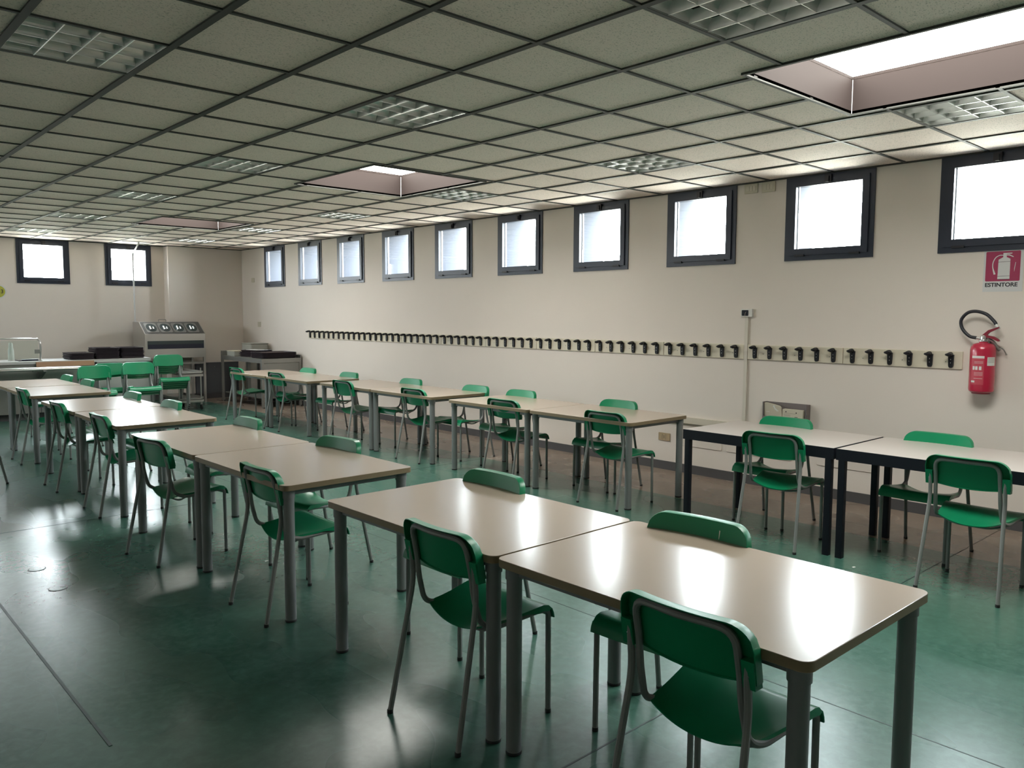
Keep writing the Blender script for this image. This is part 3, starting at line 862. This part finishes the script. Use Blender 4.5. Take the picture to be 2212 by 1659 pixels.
t = thing('thermostat', 'small white wall thermostat with a dark screen above the coat racks', 'thermostat', (XW, .790, 1.59))
m = MB(); m.prism(rrect(-.062, .062, 0, .078, .008, 4), 'x', 0, -.028, chamfer=.003); build(m, 'casing', 'white_pl', t)
m = MB(); m.prism(rrect(-.020, .050, .012, .066, .006, 3), 'x', -.028, -.0295); build(m, 'screen', 'screen', t, smooth=False)
m = MB(); m.tube(crom([(-.030, .004, .050), (-.0315, .012, .035), (-.031, .014, .012), (-.026, .012, -.006)]), .0012, 6); build(m, 'wire', 'plate', t)

m = MB(); m.box(XW-.020, XW, .776, .810, .60, 1.59); tag(build(m, 'cable_duct', 'duct', smooth=False), 'thin vertical cream cable duct running down from the thermostat', 'cable duct')
m = MB(); m.box(XW-.030, XW, .62, 2.00, .512, .575); tag(build(m, 'wall_trunking', 'ledge', smooth=False), 'horizontal cream trunking low on the wall behind the black-legged tables', 'cable duct')

def swplate(y0, y1, z0, z1, lab, n=3, mat='plate', bm='ledge'):
    t = thing('switch_plate', lab, 'switch', (XW, (y0+y1)/2, z0)); w = abs(y1-y0)/2; h = z1-z0
    m = MB(); m.prism(rrect(-w, w, 0, h, .006, 3), 'x', 0, -.010, chamfer=.002); build(m, 'plate', mat, t)
    for k in range(n):
        c = w*.72*(2*(k+.5)/n-1); b = MB(); b.box(-.013, -.010, c-w*.66/n, c+w*.66/n, h*.25, h*.75); build(b, 'rocker', bm, t, smooth=False)
    return t
swplate(.722, .860, 2.74, 2.828, 'white switch plate just below the ceiling, left of the pair between windows')
swplate(.545, .682, 2.735, 2.828, 'white switch plate just below the ceiling, right of the pair between windows')
t = thing('wall_socket', 'beige wall socket low on the wall behind the end grey-legged table', 'socket', (XW, 1.724, .302))
m = MB(); m.prism(rrect(-.072, .072, 0, .080, .005, 3), 'x', 0, -.012, chamfer=.002); build(m, 'plate', 'socket', t)
m = MB(); m.box(-.013, -.012, -.003, .003, .022, .055); m.box(-.0128, -.012, -.024, -.021, .012, .068); m.box(-.0128, -.012, .021, .024, .012, .068); build(m, 'slot', 'base', t, smooth=False)
t = thing('corner_plate', 'small blank plate high on the window wall near the back corner', 'wall plate', (XW, 11.38, 2.20))
m = MB(); m.prism(rrect(-.06, .06, 0, .085, .006, 3), 'x', 0, -.010, chamfer=.002); build(m, 'plate', 'plate', t)
t = thing('corner_plate', 'small blank plate above the steel worktable near the back corner', 'wall plate', (XW, 11.15, 1.36))
m = MB(); m.prism(rrect(-.06, .06, 0, .095, .006, 3), 'x', 0, -.010, chamfer=.002); build(m, 'plate', 'plate', t)
for y0, y1, lab in ((1.035, 1.60, 'painted cover plate low on the wall behind the left end of the black-legged table'), (.30, .985, 'painted cover plate low on the wall behind the chair at the left black-legged table'), (-.46, .06, 'painted cover plate low on the wall between the two black-legged tables')):
    t = thing('cover_plate', lab, 'cover plate', (XW, (y0+y1)/2, .278)); w = (y1-y0)/2
    m = MB(); m.prism(rrect(-w, w, 0, .175, .012, 4), 'x', 0, -.008, chamfer=.002); build(m, 'cover', 'wall', t)
    m = MB(); m.lathe([(.003, 0), (.003, .001)], 0, 0, 8); m.v = [(-.008-z, x+.05, .075+y) for x, y, z in m.v]; build(m, 'screw', 'base', t)

# grey paper holder with booklet and device
t = thing('paper_holder', 'open grey box holder fixed to the wall above the left black-legged table', 'holder', (XW, .352, .62))
m = MB(); m.box(-.006, 0, -.215, .215, 0, .190); m.box(-.075, -.006, -.215, -.205, 0, .190); m.box(-.075, -.006, .205, .215, 0, .190); m.box(-.075, -.006, -.205, .205, 0, .008); m.box(-.075, -.069, -.205, .205, .008, .06)
build(m, 'holder_box', 'greybox', t, smooth=False)
t = thing('booklet', 'worn grey booklet leaning in the wall holder', 'booklet', (XW-.040, .470, .632), 0)
m = MB(); m.prism([(-.095, 0), (.085, 0), (.082, .172), (.060, .176), (-.070, .152), (-.085, .140)], 'x', -.012, .0); t2 = build(m, 'cover', 'plate', t, smooth=False)
m = MB(); m.add([(-.0125, -.005, .150), (-.0125, -.020, .120), (-.0125, -.045, .100), (-.0125, -.065, .104), (-.0125, -.050, .112), (-.0125, -.028, .130), (-.0125, -.018, .155)], [tuple(range(7))]); m.box(-.0127, -.0121, .030, .070, .088, .092)
build(m, 'torn_patch', 'paper', t, smooth=False); t.rotation_euler = (0, R(-6), 0)
t = thing('detector_box', 'small light grey device with rounded corners lying in the wall holder', 'device', (XW-.030, .272, .655))
m = MB(); m.prism(rrect(-.100, .100, 0, .105, .012, 4), 'x', 0, -.034, chamfer=.003); build(m, 'casing', 'plate', t)
m = MB()
for yy, zz in ((.065, .080), (-.035, .076)): m.lathe([(.006, 0), (.006, .001)], 0, 0, 10); m.v[-20:] = [(-.034-z, yy+x, zz+y) for x, y, z in m.v[-20:]]
build(m, 'indicator_hole', 'ink', t)
m = MB(); m.box(-.0346, -.034, -.03, .08, .066, .068); m.box(-.0346, -.034, .02, .085, .052, .054); m.box(-.0346, -.034, .02, .085, .042, .044); m.box(-.0346, -.034, -.05, -.02, .030, .040)
build(m, 'print_mark', 'greybox', t, smooth=False)

# ------------------------------------------------------------------ back of the room
# round number sign
t = thing('number_sign', 'round yellow-green number sign with white rim on the back wall, cut by the left edge', 'sign', (1.918, YB, 1.952))
m = MB(); m.lathe([(.114, 0), (.114, .004)], 0, 0, 40); m.v = [(x, -z, y) for x, y, z in m.v]; build(m, 'rim', 'sign_w', t)
m = MB(); m.lathe([(.096, .004), (.096, .005)], 0, 0, 40); m.v = [(x, -z, y) for x, y, z in m.v]; build(m, 'face', 'signy', t)
o = link('numeral', text_mesh('3', .085, .001), t); o.rotation_euler = (PI/2, 0, 0); o.location = (.052, -.0058, 0)

# serving counter
CY = 10.42; CT = .88
t = thing('serving_counter', 'long stainless steel serving counter along the back wall with tray rail', 'counter', (0, 0, 0))
m = MB(); m.box(-2.4, 2.87, CY, 11.10, .10, CT-.04); build(m, 'front_body', 'steel_dk', t, smooth=False)
m = MB(); m.box(-2.42, 2.90, CY-.03, 11.12, CT-.04, CT); build(m, 'worktop', 'steel_lt', t, smooth=False)
m = MB(); m.box(-2.4, 2.87, CY+.06, 11.05, 0, .10); build(m, 'plinth', 'base', t, smooth=False)
m = MB(); m.box(2.05, 2.85, CY-.045, CY-.03, CT-.085, CT-.012); build(m, 'wooden_edge', 'wood', t, smooth=False)
rl = MB(); rl.box(-2.4, 2.60, 10.04, 10.33, .765, .782); build(rl, 'tray_rail', 'steel_dk', t, smooth=False)
rl = MB()
rl.tube([(-2.4, 10.03, .775), (2.60, 10.03, .775)], .014, 10); rl.tube([(-2.4, 10.12, .79), (2.60, 10.12, .79)], .010, 8); rl.tube([(-2.4, 10.21, .79), (2.60, 10.21, .79)], .010, 8)
build(rl, 'rail_tube', 'steel', t)
for x in (-.9, .6, 2.08):
    rl = MB(); rl.prism([(10.0, .765), (10.0, .745), (10.33, .62), (10.40, .62), (10.40, .765)][::-1], 'x', x-.02, x+.02); rl.box(x-.14, x+.14, 10.05, 10.12, .745, .765); build(rl, 'rail_bracket', 'steel_dk', t, smooth=False)
for x in (-.9, .6, 2.10):
    rl = MB(); rl.box(x-.003, x+.003, CY-.002, CY, .10, .84); build(rl, 'panel_joint', 'slot', t, smooth=False)

t = thing('sneeze_guard', 'glass sneeze guard on chrome posts over the serving counter at the left edge', 'glass guard', (0, 0, CT))
for x in (2.13, .45):
    m = MB(); m.tube(fillet([(x, CY+.06, 0), (x, CY+.02, .20), (x-.005, CY+.015, .30), (x-.03, CY+.10, .345)], [.05, .05], 5), .014, 10)
    m.lathe([(.026, 0), (.026, .012)], x, CY+.06, 14)
    build(m, 'post', 'steel', t)
    m = MB(); m.box(x-.075, x-.005, CY+.02, CY+.045, .115, .175); build(m, 'clamp', 'steel_dk', t, smooth=False)
m = MB(); m.box(-1.5, 2.10, CY+.028, CY+.034, .03, .31); build(m, 'front_glass', 'guardglass', t, smooth=False)
m = MB(); m.box(-1.5, 2.10, CY+.04, CY+.42, .335, .343); build(m, 'top_glass', 'guardglass', t, smooth=False)
m = MB(); m.tube([(-1.5, CY+.045, .338), (2.10, CY+.045, .338)], .008, 8); m.tube([(-1.5, CY+.42, .338), (2.10, CY+.42, .338)], .007, 8); build(m, 'edge_rail', 'steel', t)
# items behind the guard
t = thing('dispenser', 'white paper cup column standing behind the glass guard at the left edge', 'dispenser', (1.80, 10.75, CT))
m = MB(); m.lathe([(.045, 0), (.043, .02), (.040, .16), (.030, .20), (.028, .26), (.020, .275)], 0, 0, 20); build(m, 'body', 'white_pl', t)
m = MB(); m.box(1.86, 2.16, 10.55, 10.85, CT, CT+.012); m.tube([(1.9, 10.56, CT+.02), (2.12, 10.58, CT+.02)], .008, 8); tag(build(m, 'hob_plate', 'slot', smooth=False), 'dark hot plate set on the counter behind the glass guard', 'hot plate')

t = thing('neutral_counter', 'pale counter unit under the tray piles between serving counter and cutlery unit', 'counter', (0, 0, 0))
m = MB(); m.box(2.905, 3.70, CY+.02, 11.10, .12, CT-.05); build(m, 'body', 'steel_lt', t, smooth=False)
m = MB(); m.box(2.90, 3.72, CY, 11.12, CT-.05, CT); build(m, 'worktop', 'steel_lt', t, smooth=False)
for x in (2.96, 3.64):
    for y in (CY+.08, 11.02):
        m = MB(); m.lathe([(.02, 0), (.02, .12)], x, y, 12); build(m, 'leg', 'steel_dk', t)
m = MB(); m.box(2.93, 3.67, CY+.012, CY+.02, .62, .65); build(m, 'handle_rail', 'slot', t, smooth=False)

# trays
def make_tray(label, group, w=.36, d=.46):
    t = thing('canteen_tray', label, 'tray', group=group)
    m = MB(); h = .020
    a, b = rrect(-w/2+.018, w/2-.018, -d/2+.018, d/2-.018, .03, 4), rrect(-w/2+.008, w/2-.008, -d/2+.008, d/2-.008, .035, 4)
    c = rrect(-w/2, w/2, -d/2, d/2, .04, 4); n = len(a)
    vs = [(x, y, 0) for x, y in a] + [(x, y, h) for x, y in b] + [(x, y, h) for x, y in c] + [(x, y, h-.003) for x, y in c]
    vs += [(x*1.0, y*1.0, -.0) for x, y in a]
    fs = []; mi = []
    for r in range(3):
        for i in range(n): fs.append((r*n+i, r*n+(i+1) % n, (r+1)*n+(i+1) % n, (r+1)*n+i))
    for i in range(n): fs.append((3*n+i, 3*n+(i+1) % n, (i+1) % n, i))
    m.add(vs[:4*n], fs)
    build(m, 'rim', 'tray', t)
    m = MB(); m.prism(rrect(-w/2+.017, w/2-.017, -d/2+.017, d/2-.017, .03, 4), 'z', .0, .003); build(m, 'base', 'tray_in', t, smooth=False)
    return t
tr0 = None
def pile(x, y, z, n, rz, labs, grp, jit=.008, pitch=.0118, scl=(1, 1, 1)):
    global tr0
    for k in range(n):
        loc = (x+random.uniform(-jit, jit), y+random.uniform(-jit, jit), z+.001+pitch*k); r = rz+random.uniform(-.01, .01)*jit/.006
        lab = labs[0] if k == n-1 else labs[1]
        if tr0 is None: tr0 = make_tray(lab, grp); tr0.location = loc; tr0.rotation_euler = (0, 0, r)
        else: dup(tr0, loc, r, lab, grp).scale = scl
pile(2.715, 10.70, CT, 8, 0, ['top dark tray of the low left pile on the counter', 'one of the dark trays inside the low left pile on the counter'], 'dark trays in the left pile')
pile(3.085, 10.70, CT, 14, 0, ['top dark tray of the middle pile on the counter', 'one of the dark trays inside the middle pile on the counter'], 'dark trays in the middle pile')
pile(3.465, 10.70, CT, 14, 0, ['top dark tray of the right pile, beside the cutlery unit', 'one of the dark trays inside the right pile beside the cutlery unit'], 'dark trays in the right pile')

# cutlery unit
t = thing('cutlery_unit', 'tall stainless cutlery unit with four round bins and a dark slot', 'cutlery dispenser', (0, 0, 0))
x0, x1, y0, y1 = 3.90, 4.95, 11.22, 11.84
m = MB()
prof = [(y0, .82), (y1, .82), (y1, 1.455), (y0+.30, 1.455), (y0, 1.245)]
m.prism(prof[::-1] if False else prof, 'x', x0, x1)
build(m, 'body', 'steel', t, smooth=False)
m = MB(); m.box(x0+.04, x1-.03, y0-.004, y0, .985, 1.125); sl = build(m, 'slot_window', 'slot', t, smooth=False)
m = MB(); m.box(x0+.04, x1-.03, y0-.007, y0-.004, 1.065, 1.125); build(m, 'slot_flap', 'slot2', sl, smooth=False)
m = MB()
m.add([(x0+.012, y0+.006, 1.2502), (x1-.012, y0+.006, 1.2502), (x1-.012, y0+.294, 1.4518), (x0+.012, y0+.294, 1.4518)], [(0, 1, 2, 3)])
m.v = [(x, y-.0006, z+.0009) for x, y, z in m.v]
build(m, 'sloped_panel', 'slope', t, smooth=False)
sd = Vector((0, .30, .21)).normalized(); sn = Vector((0, -.21, .30)).normalized()
for k in range(4):
    cx = x0+.16+.235*k; c = Vector((cx, y0+.150, 1.350))
    m = MB()
    # rim plate with rounded corners
    pl = []
    for a_, b_ in rrect(-.102, .102, -.140, .140, .03, 4):
        pl.append(c + Vector((1, 0, 0))*a_ + sd*b_)
    n = len(pl); m.add([tuple(p+sn*.001) for p in pl] + [tuple(p+sn*.006) for p in pl], [(i, (i+1) % n, n+(i+1) % n, n+i) for i in range(n)] + [tuple(range(n, 2*n))])
    rim = build(m, 'bin_rim', 'steel_dk', t, smooth=False)
    m = MB(); nn = 28; ring = []
    for j, (rr, dd) in enumerate(((.088, .0075), (.084, .0075), (.078, -.02), (.066, -.10), (.02, -.11))):
        for q in range(nn):
            a = 2*PI*q/nn; ring.append(tuple(c + Vector((rr*math.cos(a), 0, 0)) + sd*(rr*1.35*math.sin(a)) + sn*max(dd, .0068+j*.0002)))
    fs = [(j*nn+q, j*nn+(q+1) % nn, (j+1)*nn+(q+1) % nn, (j+1)*nn+q) for j in range(4) for q in range(nn)] + [tuple(4*nn+q for q in range(nn))]
    m.add(ring, fs, 0); build(m, 'cutlery_bin', 'slot2', rim)
    m = MB()
    for q in range(2):
        p0 = c + Vector((-.022+.05*q, 0, 0)) + sd*(-.075+.02*q) + sn*.012
        m.tube([tuple(p0), tuple(p0 + sd*(.10-.03*q))], [.024-.008*q, .020-.008*q], 10)
    build(m, 'cutlery', 'chrome', rim)
m = MB(); m.tube(fillet([(4.30, 11.70, 1.455), (4.30, 11.70, 1.495), (4.43, 11.70, 1.495), (4.43, 11.70, 1.455)], .012, 3), .006, 8); build(m, 'lid_handle', 'steel_dk', t)
for lx in (x0+.02, x1-.02):
    for ly in (y0+.02, y1-.02):
        m = MB(); m.box(lx-.018, lx+.018, ly-.018, ly+.018, 0, .82); build(m, 'leg', 'steel', t, smooth=False)
m = MB(); m.box(x0+.03, x1-.03, y0+.01, y0+.03, .70, .74); m.box(x0+.03, x1-.03, y1-.03, y1-.01, .70, .74); build(m, 'cross_rail', 'steel_dk', t, smooth=False)

# pole in front of back window
m = MB(); m.tube(fillet([(3.925, 11.78, 1.455), (3.925, 11.78, 2.66), (3.90, 11.45, 2.77), (3.90, 11.35, CZ-.001)], .06, 5), .013, 10)
m.lathe([(.035, 1.455), (.035, 1.462)], 3.925, 11.78, 14); m.lathe([(.03, CZ-.012), (.03, CZ-.002)], 3.90, 11.35, 12)
m.tube([(3.90, 11.36, 2.80), (4.06, 11.30, 2.80)], .008, 8)
tag(build(m, 'ceiling_pole', 'pole'), 'thin grey service pole rising from the cutlery unit to the ceiling', 'pole')

# trolley
t = thing('tray_trolley', 'low stainless trolley on castors standing behind the tallest chair stack', 'trolley', (0, 0, 0))
tx0, tx1, ty0, ty1 = 4.02, 4.44, 10.08, 10.95
for z in (.17, .60):
    m = MB(); m.box(tx0, tx1, ty0, ty1, z, z+.012); m.box(tx0, tx0+.012, ty0, ty1, z, z+.05); m.box(tx1-.012, tx1, ty0, ty1, z, z+.05); m.box(tx0, tx1, ty0, ty0+.012, z-.04, z+.03); m.box(tx0, tx1, ty1-.012, ty1, z, z+.05)
    build(m, 'shelf', 'steel', t, smooth=False)
for x in (tx0+.03, tx1-.03):
    for y in (ty0+.03, ty1-.03):
        m = MB(); m.tube([(x, y, .10), (x, y, .70)], .012, 8); build(m, 'upright', 'steel', t)
        m = MB(); m.box(x-.015, x+.015, y-.015, y+.015, .08, .13); w = MB(); w.lathe([(.02, -.012), (.045, -.010), (.045, .010), (.02, .012)], 0, 0, 16); w.v = [(x+z_, y+x_, .046+y_) for x_, y_, z_ in w.v]
        cs = build(m, 'castor', 'steel_dk', t, smooth=False); build(w, 'wheel', 'rubber', cs)

# grey low panel cabinet against the pier
t = thing('low_grey_cabinet', 'dark grey low cabinet against the corner pier, behind the steel worktable', 'cabinet', (0, 0, 0))
m = MB(); m.box(4.99, 5.80, YP-.10, YP-.013, .10, .665); build(m, 'body', 'dado', t, smooth=False)
m = MB(); m.box(4.99, 5.80, YP-.115, YP-.013, .665, .680); build(m, 'lid', 'dado', t, smooth=False)
m = MB(); m.box(5.0, 5.79, YP-.09, YP-.013, 0, .10); build(m, 'plinth', 'base', t, smooth=False)
m = MB(); m.lathe([(.006, 0), (.006, .006)], 0, 0, 10); m.v = [(5.33+x, YP-.10-z, .60+y) for x, y, z in m.v]; build(m, 'lock', 'chrome', t)

# steel worktable in the corner
t = thing('steel_worktable', 'stainless steel worktable in the back corner below the window wall', 'worktable', (0, 0, 0))
wx0, wx1, wy0, wy1, wz = 5.20, 5.93, 9.48, 11.15, .845
m = MB(); m.box(wx0, wx1, wy0, wy1, wz-.020, wz); m.box(wx0, wx1, wy0, wy0+.02, wz-.075, wz-.020); m.box(wx0, wx1, wy1-.02, wy1, wz-.075, wz-.02); m.box(wx0, wx0+.02, wy0+.02, wy1-.02, wz-.075, wz-.02); m.box(wx1-.02, wx1, wy0+.02, wy1-.02, wz-.075, wz-.02)
build(m, 'worktop', 'steel_dk', t, smooth=False)
m = MB(); m.box(wx0, wx1, wy1-.02, wy1, wz, wz+.085); m.box(wx1-.015, wx1, wy0, wy1-.02, wz, wz+.05); build(m, 'upstand', 'steel_dk', t, smooth=False)
m = MB(); m.box(wx0+.05, wx1-.05, wy0+.05, wy1-.05, .16, .18); build(m, 'lower_shelf', 'steel_dk', t, smooth=False)
for x in (wx0+.02, wx1-.02):
    for y in (wy0+.02, wy1-.02):
        m = MB(); m.box(x-.02, x+.02, y-.02, y+.02, .02, wz-.075); m.lathe([(.012, 0), (.012, .02)], x, y, 10); build(m, 'leg', 'steel_dk', t, smooth=False)
m = MB(); m.box(wx0+.36, wx0+.42, wy1-.32, wy1-.26, .02, wz-.075); build(m, 'drain_pipe', 'steel', t, smooth=False)
m = MB(); m.box(wx0+.02, wx1-.02, wy0+.01, wy0+.02, wz-.28, wz-.08); build(m, 'front_panel', 'steel_dk', t, smooth=False)
pile(5.56, 9.77, wz, 8, PI/2, ['top large dark tray at the near end of the steel worktable', 'one of the dark trays at the near end of the steel worktable'], 'dark trays on the worktable', .006, .0118, (1.45, 1.40, 1))
pile(5.50, 10.34, wz, 9, .25, ['top dark tray of the untidy pile in the middle of the worktable', 'one of the dark trays in the untidy pile on the worktable'], 'dark trays in the untidy worktable pile', .022, .0122)
t = thing('plastic_container', 'large translucent storage box at the back of the steel worktable', 'container', (5.72, 10.85, wz))
m = MB(); m.prism(rrect(-.17, .17, -.20, .20, .03, 4), 'z', 0, .21, chamfer=.01); build(m, 'body', 'box_pl', t)
m = MB(); m.prism(rrect(-.18, .18, -.21, .21, .03, 4), 'z', .21, .225, chamfer=.004); build(m, 'lid', 'box_pl', t)
t = thing('plastic_container', 'small low translucent box at the left end of the steel worktable', 'container', (5.34, 10.80, wz))
m = MB(); m.prism(rrect(-.11, .11, -.16, .16, .02, 4), 'z', 0, .085, chamfer=.006); build(m, 'body', 'box_pl', t)
m = MB(); m.prism(rrect(-.116, .116, -.166, .166, .02, 4), 'z', .085, .096, chamfer=.003); build(m, 'lid', 'plate', t)
m = MB(); m.prism(rrect(-.10, .10, -.13, .13, .01, 3), 'z', 0, .006); o = tag(build(m, 'paper_sheet', 'paper', smooth=False), 'pale sheet lying on top of the untidy tray pile', 'paper'); o.location = (5.48, 10.32, wz+.001+.0122*8+.0215); o.rotation_euler = (0, 0, .3)

# flush floor discs
for x, y, lab in ((.30, 2.33, 'round flush floor box cover, the further of the two on the green floor'), (.305, 1.845, 'round flush floor box cover, the nearer of the two on the green floor')):
    t = thing('floor_box_cover', lab, 'floor cover', (x, y, 0), group='floor box covers')
    m = MB(); m.lathe([(.050, .0), (.050, .0015), (.046, .0020), (.0455, .0018)], 0, 0, 32); build(m, 'ring', 'base', t)
    m = MB(); m.lathe([(.0445, .0), (.0445, .0021)], 0, 0, 32); build(m, 'disc', 'floor', t)
    for s in (-1, 1):
        m = MB(); m.lathe([(.004, .002), (.004, .0026)], s*.02, 0, 8); build(m, 'screw', 'base', t)
# crumbs on the floor
for x, y, lab in ((4.17, -1.10, 'tiny white scrap of paper on the floor in front of the black-legged tables'), (1.44, 1.52, 'tiny white scrap on the floor beneath the second table pair')):
    m = MB(); m.prism([(-.012, -.006), (.010, -.008), (.014, .004), (-.006, .009)], 'z', 0, .003); o = tag(build(m, 'paper_scrap', 'paper', smooth=False), lab, 'scrap'); o.location = (x, y, 0)

# ------------------------------------------------------------------ outside
# ground outside the window wall
# ------------------------------------------------------------------ light
w = bpy.data.worlds.new('daylight'); sc.world = w; w.use_nodes = True
nt = w.node_tree; nt.nodes.clear()
out = nt.nodes.new('ShaderNodeOutputWorld'); bg = nt.nodes.new('ShaderNodeBackground'); nt.links.new(bg.outputs[0], out.inputs[0])
tc = nt.nodes.new('ShaderNodeTexCoord'); sx = nt.nodes.new('ShaderNodeSeparateXYZ'); nt.links.new(tc.outputs['Generated'], sx.inputs[0])
rp = nt.nodes.new('ShaderNodeValToRGB'); nt.links.new(sx.outputs['Z'], rp.inputs[0])
mr = nt.nodes.new('ShaderNodeMapRange'); mr.inputs['From Min'].default_value = -1; mr.inputs['From Max'].default_value = 1
nt.links.new(sx.outputs['Z'], mr.inputs['Value']); nt.links.new(mr.outputs[0], rp.inputs[0])
el = rp.color_ramp.elements
el[0].position = 0; el[0].color = (.33, .32, .28, 1)
el[1].position = 1; el[1].color = (.86, .93, 1.0, 1)
e = el.new(.485); e.color = (.42, .42, .37, 1)
e = el.new(.515); e.color = (.95, .97, 1.0, 1)
nt.links.new(rp.outputs[0], bg.inputs[0]); bg.inputs[1].default_value = 30.0

def portal(loc, rot, sx_, sy_):
    l = bpy.data.lights.new('portal', 'AREA'); l.shape = 'RECTANGLE'; l.size = sx_; l.size_y = sy_
    l.cycles.is_portal = True
    o = bpy.data.objects.new('window_portal', l); COL.objects.link(o); o.location = loc; o.rotation_euler = rot
for a, b in wins: portal((XW+.51, (a+b)/2, (WZ0+CZ)/2), (0, PI/2, 0), CZ-WZ0, b-a)
for a, b in lw: portal((XL-.21, (a+b)/2, (BZ0+CZ)/2), (0, -PI/2, 0), CZ-BZ0, b-a)
for a, b in bw: portal(((a+b)/2, YB+.26, (BZ0+CZ)/2), (-PI/2, 0, 0), b-a, CZ-BZ0)
for a, b in skies: portal(((SX0+SX1)/2, (a+b)/2, CZ+SH+.03), (0, 0, 0), SX1-SX0, b-a)

# ------------------------------------------------------------------ camera
cam = bpy.data.cameras.new('camera'); co = bpy.data.objects.new('camera', cam); COL.objects.link(co)
yaw, pitch, roll = -.74410, -.08560, .0039
f_ = Vector((-math.sin(yaw)*math.cos(pitch), math.cos(yaw)*math.cos(pitch), math.sin(pitch)))
r_ = Vector((math.cos(yaw), math.sin(yaw), 0)); u_ = r_.cross(f_)
r2 = r_*math.cos(roll)+u_*math.sin(roll); u2 = -r_*math.sin(roll)+u_*math.cos(roll)
mt = Matrix((r2, u2, -f_)).transposed().to_4x4(); mt.translation = (-.841, -3.3074, 1.6)
co.matrix_world = mt
cam.sensor_width = 36; cam.lens = 36*1733.8/2212; cam.clip_start = .05
sc.camera = co
sc.view_settings.view_transform = 'Standard'; sc.view_settings.look = 'None'; sc.view_settings.gamma = 1
sc.view_settings.use_curve_mapping = False
sc.view_settings.exposure = 1.1
sc.cycles.use_denoising = True
sc.cycles.max_bounces = 12; sc.cycles.diffuse_bounces = 7; sc.cycles.glossy_bounces = 4; sc.cycles.transparent_max_bounces = 12
sc.cycles.caustics_reflective = False; sc.cycles.caustics_refractive = False
sc.cycles.sample_clamp_indirect = 6
